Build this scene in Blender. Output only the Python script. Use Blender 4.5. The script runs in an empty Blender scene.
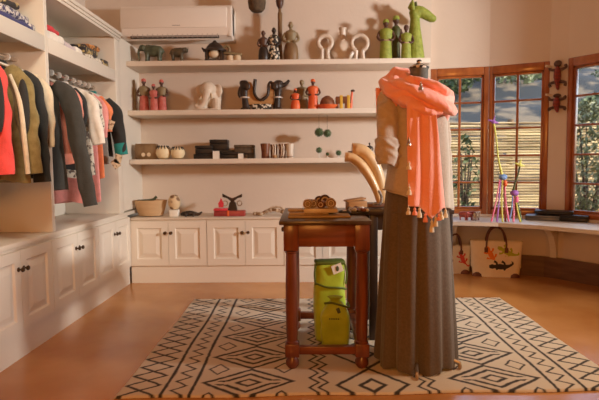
import bpy, bmesh, math, random
from math import sin, cos, pi, radians, sqrt, atan2, hypot
from mathutils import Vector, Matrix, noise
random.seed(7)
S = bpy.context.scene
COL = S.collection

# ---------------------------------------------------------------- camera
F, H = 520.0, 1.05
CAMR = (Matrix.Rotation(radians(.8), 3, 'Z') @ Matrix.Rotation(radians(90 - 4.07), 3, 'X') @ Matrix.Rotation(radians(-.5), 3, 'Z'))
cd = bpy.data.cameras.new('camera'); cam = bpy.data.objects.new('camera', cd); COL.objects.link(cam)
cam.location = (0, 0, H); cam.rotation_euler = CAMR.to_euler()
cd.sensor_width = 36; cd.lens = 36 * F / 599; cd.clip_end = 300
cd.dof.use_dof = True; cd.dof.focus_distance = 2.9; cd.dof.aperture_fstop = 4.5
S.camera = cam
def at(x, y, X=None, Y=None, Z=None):
    d = CAMR @ Vector(((x - 299.5) / F, -(y - 200) / F, -1))
    t = X / d.x if X is not None else Y / d.y if Y is not None else (Z - H) / d.z
    return Vector((0, 0, H)) + d * t

# ---------------------------------------------------------------- materials
def mat(name, col, rough=.6, col2=None, scale=8, stretch=(1, 1, 1), bump=0, bscale=None, metal=0, sheen=0, coat=0, detail=4, spec=.4, contrast=(.35, .65), trans=0):
    m = bpy.data.materials.new(name); m.use_nodes = True
    nt = m.node_tree; b = nt.nodes['Principled BSDF']
    b.inputs['Base Color'].default_value = (*col, 1); b.inputs['Roughness'].default_value = rough
    b.inputs['Metallic'].default_value = metal; b.inputs['Specular IOR Level'].default_value = spec
    b.inputs['Sheen Weight'].default_value = sheen; b.inputs['Coat Weight'].default_value = coat
    b.inputs['Coat Roughness'].default_value = .15
    if col2 or bump:
        tc = nt.nodes.new('ShaderNodeTexCoord'); mp = nt.nodes.new('ShaderNodeMapping')
        mp.inputs['Scale'].default_value = stretch; nt.links.new(tc.outputs['Object'], mp.inputs['Vector'])
    if col2:
        n = nt.nodes.new('ShaderNodeTexNoise'); n.inputs['Scale'].default_value = scale; n.inputs['Detail'].default_value = detail
        nt.links.new(mp.outputs[0], n.inputs['Vector'])
        r = nt.nodes.new('ShaderNodeValToRGB'); e = r.color_ramp.elements
        e[0].position, e[1].position = contrast; e[0].color = (*col, 1); e[1].color = (*col2, 1)
        nt.links.new(n.outputs['Fac'], r.inputs['Fac']); nt.links.new(r.outputs['Color'], b.inputs['Base Color'])
    if bump:
        n2 = nt.nodes.new('ShaderNodeTexNoise'); n2.inputs['Scale'].default_value = bscale or scale; n2.inputs['Detail'].default_value = 3
        nt.links.new(mp.outputs[0], n2.inputs['Vector'])
        bp = nt.nodes.new('ShaderNodeBump'); bp.inputs['Strength'].default_value = bump; bp.inputs['Distance'].default_value = .01
        nt.links.new(n2.outputs['Fac'], bp.inputs['Height']); nt.links.new(bp.outputs[0], b.inputs['Normal'])
    return m
def wavemat(name, col, col2, scale, direction='X', rough=.6, dist=0, rings=False, pos=(.4, .6), vor=False):
    m = bpy.data.materials.new(name); m.use_nodes = True; nt = m.node_tree; b = nt.nodes['Principled BSDF']
    b.inputs['Roughness'].default_value = rough
    tc = nt.nodes.new('ShaderNodeTexCoord')
    if vor:
        w = nt.nodes.new('ShaderNodeTexVoronoi'); w.inputs['Scale'].default_value = scale; out = w.outputs['Distance']
    else:
        w = nt.nodes.new('ShaderNodeTexWave'); w.inputs['Scale'].default_value = scale; w.inputs['Distortion'].default_value = dist
        w.wave_type = 'RINGS' if rings else 'BANDS'
        if rings: w.rings_direction = direction
        else: w.bands_direction = direction
        out = w.outputs['Fac']
    nt.links.new(tc.outputs['Object'], w.inputs['Vector'])
    r = nt.nodes.new('ShaderNodeValToRGB'); e = r.color_ramp.elements
    e[0].position, e[1].position = pos; e[0].color = (*col, 1); e[1].color = (*col2, 1)
    nt.links.new(out, r.inputs['Fac']); nt.links.new(r.outputs['Color'], b.inputs['Base Color'])
    return m

M = {}
M['wall'] = mat('wall_paint', (.69, .58, .48), .85, (.66, .55, .45), 1.5, bump=.12, bscale=25)
M['ceil'] = mat('ceiling_paint', (.62, .52, .42), .9)
M['floor'] = mat('polished_cement', (.42, .165, .042), .26, (.64, .315, .105), 1.6, bump=.06, bscale=7, coat=.2, detail=8, contrast=(.3, .7))
M['white'] = mat('cream_cabinet_paint', (.76, .68, .57), .45, bump=.04, bscale=40)
M['shelfp'] = mat('shelf_paint', (.76, .67, .56), .5, bump=.04, bscale=40)
M['brass'] = mat('dark_brass', (.09, .055, .03), .35, metal=.8)
M['chrome'] = mat('chrome', (.75, .72, .68), .2, metal=1)
M['acw'] = mat('ac_plastic', (.80, .72, .63), .4)
M['acd'] = mat('ac_dark_slot', (.05, .035, .025), .6)
M['acg'] = mat('ac_louvre', (.42, .37, .33), .5)
M['redwood'] = mat('red_brown_wood', (.10, .023, .008), .42, (.21, .052, .016), 5, (6, 6, .6), .1, 30, coat=.4, detail=6)
M['redwoodh'] = mat('red_brown_wood_across', (.10, .023, .008), .42, (.21, .052, .016), 5, (.8, 6, 6), .1, 30, coat=.4, detail=6)
M['darktop'] = mat('dark_table_top', (.05, .032, .02), .3, (.09, .055, .03), 5, (6, .7, 6), .08, 30, coat=.3)
M['blackwood'] = mat('black_wood', (.022, .012, .008), .4, (.05, .026, .015), 6, (5, 5, 1), .1, 30)
M['winwood'] = mat('varnished_window_wood', (.25, .068, .02), .28, (.42, .13, .035), 4, (3, 3, 1), .08, 40, coat=.5)
M['skirting'] = mat('dark_skirting', (.13, .062, .028), .45, (.2, .10, .045), 4, (1, 1, 6), .1, 30)
M['cover'] = mat('greyish_deal', (.52, .43, .34), .5, (.6, .5, .4), 3)
M['khaki'] = mat('blouse_linen', (.47, .40, .32), .9, (.52, .445, .36), 60, bump=.25, bscale=120, sheen=.2)
M['skirt'] = mat('charcoal_jersey', (.115, .088, .062), .95, (.14, .108, .078), 90, bump=.2, bscale=160, sheen=.25)
M['coral'] = mat('coral_scarf', (.97, .40, .30), .85, (.98, .46, .37), 14, bump=.3, bscale=90, sheen=.4)
M['tassel'] = mat('cream_tassel', (.78, .68, .5), .9, bump=.5, bscale=200)
M['coraltas'] = mat('coral_tassel', (.90, .34, .25), .9)
M['form'] = mat('form_cloth', (.16, .15, .12), .8, (.07, .07, .06), 30)
M['steel'] = mat('stand_metal', (.35, .3, .25), .35, metal=.8)
M['green'] = mat('lime_bag_cloth', (.34, .45, .012), .55, (.42, .53, .025), 10, bump=.35, bscale=18, sheen=.2)
M['greend'] = mat('olive_strap', (.10, .14, .012), .6)
M['ink'] = mat('dark_print', (.08, .09, .03), .7)
M['paper'] = mat('white_paper', (.82, .76, .66), .8)
M['pic'] = mat('printed_paper', (.72, .60, .42), .8, (.30, .20, .12), 45, contrast=(.5, .6))
M['canvas'] = mat('canvas', (.88, .74, .53), .9, (.92, .78, .57), 30, bump=.35, bscale=150)
M['leather'] = mat('brown_leather', (.12, .035, .018), .45, (.18, .055, .028), 20)
M['geo'] = mat('orange_thread', (.85, .22, .03), .8); M['gel'] = mat('lime_thread', (.50, .52, .05), .8)
M['ged'] = mat('dark_thread', (.05, .035, .025), .8); M['ger'] = mat('red_thread', (.72, .07, .04), .8)
M['blackbox'] = mat('black_card', (.018, .015, .013), .45, bump=.1, bscale=60)
M['greybox'] = mat('grey_lacquer', (.10, .085, .07), .3)
M['stone'] = mat('green_stone', (.055, .065, .035), .4, (.13, .14, .085), 14, bump=.2, bscale=40)
M['ochre'] = mat('ochre_stone', (.24, .15, .06), .6, (.33, .21, .09), 14, bump=.2)
M['bronze'] = mat('dark_bronze', (.05, .038, .022), .4, (.12, .085, .04), 18)
M['cream'] = mat('cream_bone', (.74, .60, .42), .6, (.60, .45, .28), 14)
M['whitestone'] = mat('white_stone', (.74, .64, .52), .5, (.60, .48, .36), 10, bump=.3, bscale=24)
M['ebony'] = mat('ebony', (.022, .014, .010), .4, (.05, .03, .02), 16)
M['brownw'] = mat('brown_carving', (.14, .075, .032), .5, (.24, .14, .06), 14, (1, 1, .4), .15, 40)
M['olivew'] = mat('olive_carving', (.20, .15, .075), .5, (.29, .21, .11), 14)
M['reddress'] = mat('red_beads', (.48, .085, .065), .5, (.56, .17, .13), 30, bump=.5, bscale=90)
M['redlac'] = mat('dark_red_lacquer', (.27, .03, .028), .35, (.38, .06, .05), 20)
M['spots'] = wavemat('black_white_beads', (.72, .64, .50), (.02, .015, .01), 42, vor=True, pos=(.42, .5))
M['orange'] = mat('orange_red_paint', (.70, .10, .025), .45, (.78, .17, .05), 12)
M['lime'] = mat('lime_beads', (.22, .27, .03), .55, (.33, .37, .06), 30, bump=.5, bscale=80)
M['darkgreen'] = mat('dark_green_beads', (.05, .055, .012), .5, (.10, .11, .025), 30, bump=.4, bscale=80)
M['bluegreen'] = mat('green_glass', (.055, .10, .045), .3, (.13, .19, .085), 30, bump=.5, bscale=70)
M['brownskin'] = mat('dark_brown_wood', (.075, .034, .02), .45, (.11, .05, .03), 20)
M['basket'] = wavemat('woven_basket', (.46, .28, .14), (.62, .42, .23), 28, 'Z', .8, 1.5, pos=(.2, .8))
M['wicker'] = mat('wicker', (.38, .25, .11), .7, (.52, .37, .18), 20, (1, 4, 4), .4, 60)
M['coil'] = mat('coiled_beads', (.34, .22, .12), .6, (.52, .38, .24), 50, bump=.5, bscale=90)
M['coill'] = mat('pale_coil', (.52, .40, .27), .7, (.40, .28, .17), 40)
M['boxw'] = mat('plain_box_wood', (.40, .20, .075), .5, (.48, .26, .10), 8, (1, 8, 8))
M['bustw'] = mat('pale_bust_wood', (.62, .40, .19), .4, (.70, .48, .25), 5, (6, 1, .8), .1, 30, coat=.2)
M['bustd'] = mat('dark_groove_wood', (.18, .08, .045), .5)
M['silver'] = mat('silver_beads', (.55, .5, .45), .3, (.2, .16, .13), 60, metal=.5)
M['stripe'] = wavemat('patterned_cups', (.13, .05, .02), (.66, .54, .40), 14, 'X', .4, 6, pos=(.45, .6))
M['cupred'] = mat('brown_glaze', (.14, .045, .02), .35, (.26, .10, .045), 20)
M['pearl'] = mat('pale_shell', (.72, .62, .50), .35, (.58, .46, .36), 10)
M['gourd'] = mat('cream_gourd', (.80, .66, .42), .5, (.74, .58, .35), 14)
M['shellb'] = mat('brown_shell', (.26, .14, .07), .5, (.60, .44, .29), 26)
M['nut'] = wavemat('carved_nut', (.20, .10, .045), (.66, .48, .28), 20, vor=True, pos=(.3, .5))
M['yellow'] = mat('yellow_paint', (.68, .40, .05), .5); M['purple'] = mat('purple_beads', (.22, .07, .30), .5, (.35, .13, .42), 40)
M['blueb'] = mat('blue_beads', (.10, .20, .42), .5, (.2, .32, .55), 50); M['pinkb'] = mat('pink_beads', (.70, .10, .24), .5, (.8, .3, .38), 50)
M['limeb'] = mat('yellow_green_beads', (.52, .50, .05), .5, (.62, .58, .15), 50); M['whiteb'] = mat('white_beads', (.7, .65, .6), .4)
M['redstripe'] = wavemat('red_black_beads', (.40, .05, .035), (.03, .018, .012), 26, 'Z', .4, pos=(.55, .65))
M['peg'] = mat('pale_peg', (.70, .56, .40), .6)
M['fence'] = mat('weathered_reed', (.17, .105, .045), .9, (.60, .46, .24), 1.6, (.5, 5, 9), .3, 20, detail=6)
M['fpost'] = mat('fence_post', (.16, .10, .055), .9)
M['ground'] = mat('dry_earth', (.36, .26, .15), .95, (.24, .20, .10), 1.5)
M['hill'] = mat('scrub_hillside', (.012, .014, .014), .95, (.11, .082, .05), 2.2, (.5, .5, 1), bump=.4, bscale=2, detail=9, contrast=(.47, .6))
M['leaf'] = mat('shrub_leaf', (.035, .055, .018), .7, (.09, .11, .035), 3); M['leafp'] = mat('pale_leaf', (.24, .24, .12), .7, (.10, .12, .05), 4)
M['bark'] = mat('bark', (.10, .07, .045), .9)
M['hangw'] = mat('hanger_plastic', (.78, .72, .64), .4)
M['woven'] = mat('dark_woven', (.075, .05, .03), .85, (.13, .085, .045), 40, bump=.5, bscale=70)
def cloth(name, c, c2=None, scale=30, contrast=(.35, .65)): return mat(name, c, .92, c2 or tuple(min(1, v * 1.15) for v in c), scale, bump=.25, bscale=140, sheen=.15, contrast=contrast)
M['c_char'] = cloth('charcoal_cloth', (.052, .05, .043)); M['c_black'] = cloth('black_cloth', (.028, .028, .026))
M['c_coral'] = cloth('coral_cloth', (.80, .085, .075)); M['c_olive'] = cloth('olive_cloth', (.23, .17, .06), (.30, .23, .09))
M['c_cream'] = cloth('cream_cloth', (.72, .60, .42)); M['c_white'] = cloth('white_cloth', (.80, .73, .63))
M['c_print'] = cloth('printed_cloth', (.74, .66, .54), (.16, .12, .10), 40, (.52, .58)); M['c_pink'] = cloth('pink_cloth', (.78, .30, .27))
M['c_orange'] = cloth('orange_cloth', (.80, .24, .10)); M['c_teal'] = cloth('teal_cloth', (.02, .23, .21)); M['c_grey'] = cloth('grey_cloth', (.26, .24, .21))
M['c_salmon'] = cloth('salmon_cloth', (.80, .30, .22)); M['c_red'] = cloth('red_cloth', (.62, .04, .05))
M['c_bluep'] = cloth('blue_white_print', (.05, .05, .13), (.70, .63, .56), 45, (.45, .55)); M['c_darkp'] = cloth('dark_floral_print', (.035, .03, .03), (.55, .40, .16), 32, (.5, .6))
M['c_navy'] = cloth('navy_cloth', (.05, .05, .15)); M['c_orgp'] = cloth('orange_print', (.60, .24, .06), (.10, .06, .03), 40, (.5, .6)); M['c_lilac'] = cloth('pale_lilac_cloth', (.62, .52, .52))

# ---------------------------------------------------------------- mesh builder
class MB:
    def __init__(s): s.bm = bmesh.new()
    def _add(s, verts, M4):
        for v in verts: v.co = M4 @ v.co
    def box(s, a, b, bev=0, mtx=None, seg=2):
        r = bmesh.ops.create_cube(s.bm, size=1)
        vs = r['verts']
        c = [(p + q) / 2 for p, q in zip(a, b)]; d = [abs(q - p) for p, q in zip(a, b)]
        for v in vs: v.co = Vector((v.co.x * d[0] + c[0], v.co.y * d[1] + c[1], v.co.z * d[2] + c[2]))
        if bev:
            es = list({e for v in vs for e in v.link_edges})
            r2 = bmesh.ops.bevel(s.bm, geom=es, offset=min(bev, min(d) * .45), segments=seg, affect='EDGES', profile=.5)
            vs = list({v for f in r2['faces'] for v in f.verts} | {v for v in vs if v.is_valid})
        if mtx: s._add(vs, mtx)
        return s
    def bar(s, p, q, w, t=None, bev=.0):
        p, q = Vector(p), Vector(q); d = q - p; L = d.length
        m = Matrix.Translation((p + q) / 2) @ d.to_track_quat('Z', 'Y').to_matrix().to_4x4()
        return s.box((-w / 2, -(t or w) / 2, -L / 2), (w / 2, (t or w) / 2, L / 2), bev, m)
    def cyl(s, p, q, r0, r1=None, n=16):
        p, q = Vector(p), Vector(q); r1 = r0 if r1 is None else r1
        return s.tube([p, q], [r0, r1], n)
    def tube(s, pts, rad, n=10, smooth=0, closed=False, flat=(1, 1), cap=True):
        pts = [Vector(p) for p in pts]
        rad = [rad] * len(pts) if not hasattr(rad, '__len__') else list(rad)
        if smooth:
            P, R2 = [], []; N = len(pts)
            for i in range(N if closed else N - 1):
                g = (lambda k: pts[k % N]) if closed else (lambda k: pts[max(0, min(N - 1, k))])
                a, b, c, d = g(i - 1), g(i), g(i + 1), g(i + 2)
                ra, rb = rad[i], rad[(i + 1) % N]
                for j in range(smooth):
                    t = j / smooth
                    P.append(.5 * ((2 * b) + (c - a) * t + (2 * a - 5 * b + 4 * c - d) * t * t + (3 * b - a - 3 * c + d) * t ** 3)); R2.append(ra + (rb - ra) * t)
            if not closed: P.append(pts[-1]); R2.append(rad[-1])
            pts, rad = P, R2
        N = len(pts); rings = []; up = None
        for i, p in enumerate(pts):
            if closed: t = pts[(i + 1) % N] - pts[i - 1]
            else: t = pts[min(i + 1, N - 1)] - pts[max(i - 1, 0)]
            t = t.normalized() if t.length > 1e-9 else Vector((0, 0, 1))
            if up is None: up = Vector((0, 1, 0)) if abs(t.y) < .9 else Vector((1, 0, 0))
            x = up - t * up.dot(t)
            if x.length < 1e-6: x = t.orthogonal()
            x.normalize(); up = x; y = t.cross(x)
            rings.append([s.bm.verts.new(p + (x * cos(2 * pi * k / n) * flat[0] + y * sin(2 * pi * k / n) * flat[1]) * rad[i]) for k in range(n)])
        for i in range(N if closed else N - 1):
            A, B = rings[i], rings[(i + 1) % N]
            for k in range(n): s.bm.faces.new((A[k], A[(k + 1) % n], B[(k + 1) % n], B[k]))
        if cap and not closed:
            s.bm.faces.new(rings[0][::-1]); s.bm.faces.new(rings[-1])
        return s
    def loft(s, rings, cap0=True, cap1=True):
        R = [[s.bm.verts.new(Vector(p)) for p in r] for r in rings]; n = len(R[0])
        for A, B in zip(R, R[1:]):
            for k in range(n): s.bm.faces.new((A[k], A[(k + 1) % n], B[(k + 1) % n], B[k]))
        if cap0: s.bm.faces.new(R[0][::-1])
        if cap1: s.bm.faces.new(R[-1])
        return s
    def lathe(s, prof, c=(0, 0, 0), n=24, sx=1, sy=1, mtx=None):
        rings = []
        for r, z in prof:
            r = max(r, 1e-4)
            pts = [Vector((r * cos(2 * pi * k / n) * sx, r * sin(2 * pi * k / n) * sy, z)) for k in range(n)]
            rings.append([(mtx @ p if mtx else p) + Vector(c) for p in pts])
        return s.loft(rings)
    def ball(s, c, r, n=14, mtx=None):
        if not hasattr(r, '__len__'): r = (r, r, r)
        res = bmesh.ops.create_uvsphere(s.bm, u_segments=n, v_segments=max(6, n * 2 // 3), radius=1)
        m = Matrix.Translation(c) @ (mtx.to_4x4() if mtx else Matrix()) @ Matrix.Diagonal((*r, 1))
        s._add(res['verts'], m); return s
    def prism(s, poly, t, mtx=None, bev=0):
        # poly in local XZ, thickness t along Y
        a = [s.bm.verts.new(Vector((x, -t / 2, z))) for x, z in poly]; b = [s.bm.verts.new(Vector((x, t / 2, z))) for x, z in poly]
        n = len(poly)
        s.bm.faces.new(a); s.bm.faces.new(b[::-1])
        for k in range(n): s.bm.faces.new((a[k], b[k], b[(k + 1) % n], a[(k + 1) % n]))
        if mtx: s._add(a + b, mtx)
        return s
    def grid(s, fn, nu, nv, wrap=False):
        V = [[s.bm.verts.new(Vector(fn(i / (nu if wrap else nu - 1), j / (nv - 1)))) for i in range(nu)] for j in range(nv)]
        for j in range(nv - 1):
            for i in range(nu if wrap else nu - 1):
                s.bm.faces.new((V[j][i], V[j][(i + 1) % nu], V[j + 1][(i + 1) % nu], V[j + 1][i]))
        return s
    def torus(s, c, R, r, n=24, m=10, axis='Y', sx=1, sz=1, a0=0, a1=2 * pi):
        full = abs(a1 - a0 - 2 * pi) < 1e-6; k = n if full else n + 1
        pts = []
        for i in range(k):
            a = a0 + (a1 - a0) * i / n
            p = (R * cos(a) * sx, 0, R * sin(a) * sz) if axis == 'Y' else (R * cos(a) * sx, R * sin(a) * sz, 0) if axis == 'Z' else (0, R * cos(a) * sx, R * sin(a) * sz)
            pts.append(Vector(p) + Vector(c))
        return s.tube(pts, r, m, closed=full)
def obj(name, mb, material, parent=None, loc=None, smooth=True, remesh=0, solid=0, subd=0, angle=40, label=None):
    bm = mb.bm; bmesh.ops.recalc_face_normals(bm, faces=bm.faces)
    me = bpy.data.meshes.new(name); bm.to_mesh(me); bm.free()
    if smooth:
        for p in me.polygons: p.use_smooth = True
        if not remesh: me.set_sharp_from_angle(angle=radians(angle))
    me.materials.append(M[material] if isinstance(material, str) else material)
    o = bpy.data.objects.new(name, me); COL.objects.link(o)
    if parent: o.parent = parent
    if loc: o.location = loc
    if remesh:
        md = o.modifiers.new('fuse', 'REMESH'); md.mode = 'VOXEL'; md.voxel_size = remesh; md.use_smooth_shade = True
        sm = o.modifiers.new('soft', 'SMOOTH'); sm.iterations = 3
    if solid: md = o.modifiers.new('thick', 'SOLIDIFY'); md.thickness = solid; md.offset = 0
    if subd: md = o.modifiers.new('sub', 'SUBSURF'); md.levels = subd; md.render_levels = subd
    if label: o['label'] = label
    return o
def tag(o, label, cat, group=None, kind=None):
    o['label'] = label; o['category'] = cat
    if group: o['group'] = group
    if kind: o['kind'] = kind
    return o
def thing(name, label, cat, loc=(0, 0, 0), rz=0, group=None):
    o = bpy.data.objects.new(name, None); COL.objects.link(o); o.empty_display_size = .1
    o.location = loc; o.rotation_euler = (0, 0, rz)
    return tag(o, label, cat, group)
def struct(name, mb, m, parent=None, **k):
    o = obj(name, mb, m, parent, **k)
    if not parent: o['kind'] = 'structure'
    return o
def dup(root, loc=None, rz=None, label=None):
    r = root.copy(); COL.objects.link(r)
    if loc is not None: r.location = loc
    if rz is not None: r.rotation_euler = (0, 0, rz)
    if label: r['label'] = label
    for ch in list(root.children):
        c = ch.copy(); COL.objects.link(c); c.parent = r
        for g in list(ch.children):
            d = g.copy(); COL.objects.link(d); d.parent = c
    return r

# ================================================================ THE ROOM
XF = -1.57          # front plane of the left-hand joinery
YC = 4.54           # front plane of the low cabinets at the back
YW = 4.96           # back wall
ZC = 2.9
wp = [(1.17, YW), (1.19, 5.05), (1.71, 4.94), (2.165, 4.71), (2.27, 4.60), (2.76, 3.84), (3.0, 3.55), (6.2, 3.9)]
fl = MB()
vs = [fl.bm.verts.new((x, y, 0)) for x, y in [(-2.06, -1.8), (6.2, -1.8), (6.2, 3.9)] + wp[::-1][1:] + [(-2.06, YW)]]
fl.bm.faces.new(vs); struct('floor', fl, 'floor')
struct('ceiling', MB().box((-2.3, -2, ZC), (6.5, 6.0, ZC + .15)), 'ceil')
struct('wall_left', MB().box((-2.2, -1.8, 0), (-2.06, YW + .14, ZC)), 'wall')
struct('wall_back', MB().box((-2.06, YW, 0), (1.17, YW + .2, ZC)), 'wall')
struct('wall_front', MB().box((-2.2, -1.94, 0), (6.34, -1.8, ZC)), 'wall')
struct('wall_right', MB().box((6.2, -1.8, 0), (6.34, 4.1, ZC)), 'wall')
ZS, ZT = .55, 1.932
def seg_box(mb, a, b, z0, z1, t=.16, in_=0):
    a, b = Vector((*a, 0)), Vector((*b, 0)); d = (b - a); L = d.length; d.normalize()
    m = Matrix.Translation(a) @ Matrix.Rotation(atan2(d.y, d.x), 4, 'Z')
    mb.box((0, in_, z0), (L, in_ + t, z1), 0, m)
wb = MB()
for i in range(len(wp) - 1):
    a, b = wp[i], wp[i + 1]
    if i in (1, 2, 4): seg_box(wb, a, b, 0, ZS); seg_box(wb, a, b, ZT, ZC)
    else: seg_box(wb, a, b, 0, ZC)
struct('wall_bay', wb, 'wall')
sk = MB()
for i in range(1, len(wp) - 1): seg_box(sk, wp[i], wp[i + 1], 0, .185, .03, -.03)
struct('baseboard_bay', sk, 'skirting')

# glass: a thin clear pane
gm = bpy.data.materials.new('window_glass'); gm.use_nodes = True; nt = gm.node_tree; nt.nodes.clear()
o_ = nt.nodes.new('ShaderNodeOutputMaterial'); mx = nt.nodes.new('ShaderNodeMixShader'); tr = nt.nodes.new('ShaderNodeBsdfTransparent'); gl = nt.nodes.new('ShaderNodeBsdfGlossy')
gl.inputs['Roughness'].default_value = .02; fr = nt.nodes.new('ShaderNodeFresnel'); fr.inputs['IOR'].default_value = 1.3
nt.links.new(fr.outputs[0], mx.inputs[0]); nt.links.new(tr.outputs[0], mx.inputs[1]); nt.links.new(gl.outputs[0], mx.inputs[2]); nt.links.new(mx.outputs[0], o_.inputs[0])
M['glass'] = gm
def window(n, a, b, cols, fw=.05, rows=5, left=.05, right=.05):
    a, b = Vector((*a, 0)), Vector((*b, 0)); d = b - a; L = d.length; ang = atan2(d.y, d.x)
    z0, z1 = ZS, ZT; hh = z1 - z0
    mb = MB(); y0, y1 = .0, .09
    mb.box((0, y0, 0), (left, y1, hh), .006); mb.box((L - right, y0, 0), (L, y1, hh), .006)
    mb.box((left, y0, hh - .075), (L - right, y1, hh), .006); mb.box((left, y0, 0), (L - right, y1, .05), .006)
    # inner casement
    i0, i1, j0, j1 = left, L - right, .05, hh - .075
    for q in ((i0, j0, i0 + .02, j1), (i1 - .02, j0, i1, j1), (i0, j0, i1, j0 + .02), (i0, j1 - .02, i1, j1)):
        mb.box((q[0], .02, q[1]), (q[2], .065, q[3]), .004)
    w = struct('window_%d' % n, mb, 'winwood'); w.location = (a.x, a.y, z0); w.rotation_euler = (0, 0, ang)
    gb = MB()
    for k in range(1, cols):
        x = i0 + (i1 - i0) * k / cols; gb.box((x - .011, .025, j0), (x + .011, .055, j1), .003)
    for k in range(1, rows):
        z = j0 + (j1 - j0) * k / rows; gb.box((i0, .028, z - .009), (i1, .052, z + .009), .003)
    obj('glazing_bars', gb, 'winwood', w)
    obj('pane', MB().box((i0, .038, j0), (i1, .042, j1)), 'glass', w)
    return w
window(1, wp[1], wp[2], 2, left=.06, right=.045)
window(2, wp[2], wp[3], 2, left=.03, right=.045)
window(3, wp[4], wp[5], 3, left=.04, right=.05)

# ================================================================ JOINERY
def raised_panel(mb, x0, z0, x1, z1, y):
    # door slab whose front faces -Y: flat rail, groove, bevelled raised field
    steps = [(0, .0), (.0, .0), (.058, 0), (.066, -.010), (.078, -.010), (.110, -.001), (.112, -.001)]
    rings = [[(x0, y + .02, z0), (x1, y + .02, z0), (x1, y + .02, z1), (x0, y + .02, z1)]]
    for i, dpt in steps[1:]:
        rings.append([(x0 + i, y - dpt, z0 + i), (x1 - i, y - dpt, z0 + i), (x1 - i, y - dpt, z1 - i), (x0 + i, y - dpt, z1 - i)])
    mb.loft(rings)
def knob(parent, x, z, y):
    mb = MB(); mt = Matrix.Rotation(pi / 2, 4, 'X')
    mb.lathe([(.013, 0), (.013, .003), (.005, .006), (.005, .016), (.012, .020), (.014, .026), (.010, .032), (.001, .034)], (x, y, z), 14, mtx=mt)
    return obj('knob', mb, 'brass', parent, label='small dark brass knob')
def base_cabinet(label, w, zp, z0, z1, depth, loc, rz, group):
    t = thing('base_cabinet', label, 'cabinet', loc, rz, group)
    obj('body', MB().box((-w / 2, 0, zp), (w / 2, depth, z1 + .015)), 'white', t)
    obj('plinth', MB().box((-w / 2, -.004, 0), (w / 2, depth, zp), 0), 'white', t)
    for s in (-1, 1):
        mb = MB(); x0, x1 = (-w / 2 + .003, -.0015) if s < 0 else (.0015, w / 2 - .003)
        raised_panel(mb, x0, z0, x1, z1, -.02)
        d = obj('door', mb, 'white', t, smooth=False)
        knob(d, s * .026, z1 - .10, -.02)
    return t
wb_ = .6775
names = ['white cabinet below the woven boat-shaped bowl', 'white cabinet below the red box and lyre-horned carving', 'white cabinet seen between the wooden table legs behind the lime bag', 'white low cabinet behind the dressed mannequin']
for k in range(4):
    base_cabinet(names[k], wb_, .148, .155, .548, .40, (XF + .012 + wb_ * (k + .5), YC, 0), 0, 'low white cabinets along the back wall')
wt = tag(obj('worktop', MB().box((XF + .005, YC - .02, .563), (1.165, YW, .578), .003), 'shelfp'), 'long cream worktop over the back row of low cabinets', 'worktop')
lw = .70
nl = ['white cabinet door pair nearest the camera, below the olive coat', 'white door-pair cabinet in the middle of the left wall, below the charcoal jacket', 'white left-wall cabinet beside the corner, below the teal cuffed jacket']
for k in range(3):
    base_cabinet(nl[k], lw, .148, .155, .592, .44, (XF, 4.512 - lw * (2.5 - k), 0), pi / 2, 'low white cabinets along the left wall')
base_cabinet('white left-wall cabinet partly cut off by the left picture edge', lw, .148, .155, .592, .44, (XF, 4.512 - lw * 3.5, 0), pi / 2, 'low white cabinets along the left wall')
mb = MB().box((-2.06, 1.6, .607), (XF + .012, YW, .637), .004); mb.box((-2.06, 1.6, .637), (-2.04, YW, .65))
tag(obj('worktop', mb, 'white'), 'cream worktop under the hanging clothes on the left', 'worktop')
def wardrobe(label, y0, y1, frame0, frame1):
    t = thing('open_wardrobe', label, 'wardrobe', ((XF - 2.05) / 2, (y0 + y1) / 2, .637), 0, 'open wardrobe bays on the left wall')
    ox, oy, oz = t.location
    def P(name, a, b, bev=.004):
        return obj(name, MB().box((a[0] - ox, a[1] - oy, a[2] - oz), (b[0] - ox, b[1] - oy, b[2] - oz), bev), 'white', t)
    P('back_panel', (-2.05, y0, .652), (-2.03, y1, 2.10), 0)
    P('side_panel', (-2.03, y0, .638), (XF, y0 + frame0, 2.10)); P('side_panel', (-2.03, y1 - frame1, .638), (XF, y1, 2.10))
    a, b = y0 + frame0, y1 - frame1
    P('shelf', (-2.03, a, 1.79), (XF - .02, b, 1.828)); P('shelf_fascia', (XF - .02, a, 1.735), (XF, b, 1.828))
    P('top_board', (-2.05, y0, 2.10), (XF, y1, 2.128))
    cr = MB()
    for k, (dx, z0, z1) in enumerate([(.008, 2.085, 2.105), (.018, 2.105, 2.125), (.03, 2.125, 2.15)]):
        cr.box((XF - .01 - ox, y0 - oy, z0 - oz), (XF + dx - ox, y1 - oy, z1 - oz), .003)
    obj('cornice', cr, 'white', t)
    rl = MB().cyl((-1.75 - ox, a - oy, 1.685 - oz), (-1.75 - ox, b - oy, 1.685 - oz), .011, n=12)
    obj('hanging_rail', rl, 'chrome', t, label='round chrome hanging rail')
    return t
wardrobe('near wardrobe bay holding the olive and black coats', 1.9, 3.19, .02, .02)
wardrobe('far wardrobe bay holding the charcoal jacket and pink clothes', 3.19, 4.44, .02, .11)
struct('trim_1', MB().box((-2.05, 4.44, .65), (XF - .004, YW, 2.128), 0), 'white')

ZSH = [1.953, 1.525, 1.094]
shl = ['topmost cream wall shelf, below the air conditioner', 'middle cream wall shelf holding red dolls and the white elephant', 'lowest cream wall shelf holding black boxes and cups']
for z, l in zip(ZSH, shl):
    tag(obj('wall_shelf', MB().box((XF - .003, 4.61, z - .044), (1.085, YW, z), .004), 'shelfp'), l, 'shelf', 'cream wall shelves')

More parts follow.
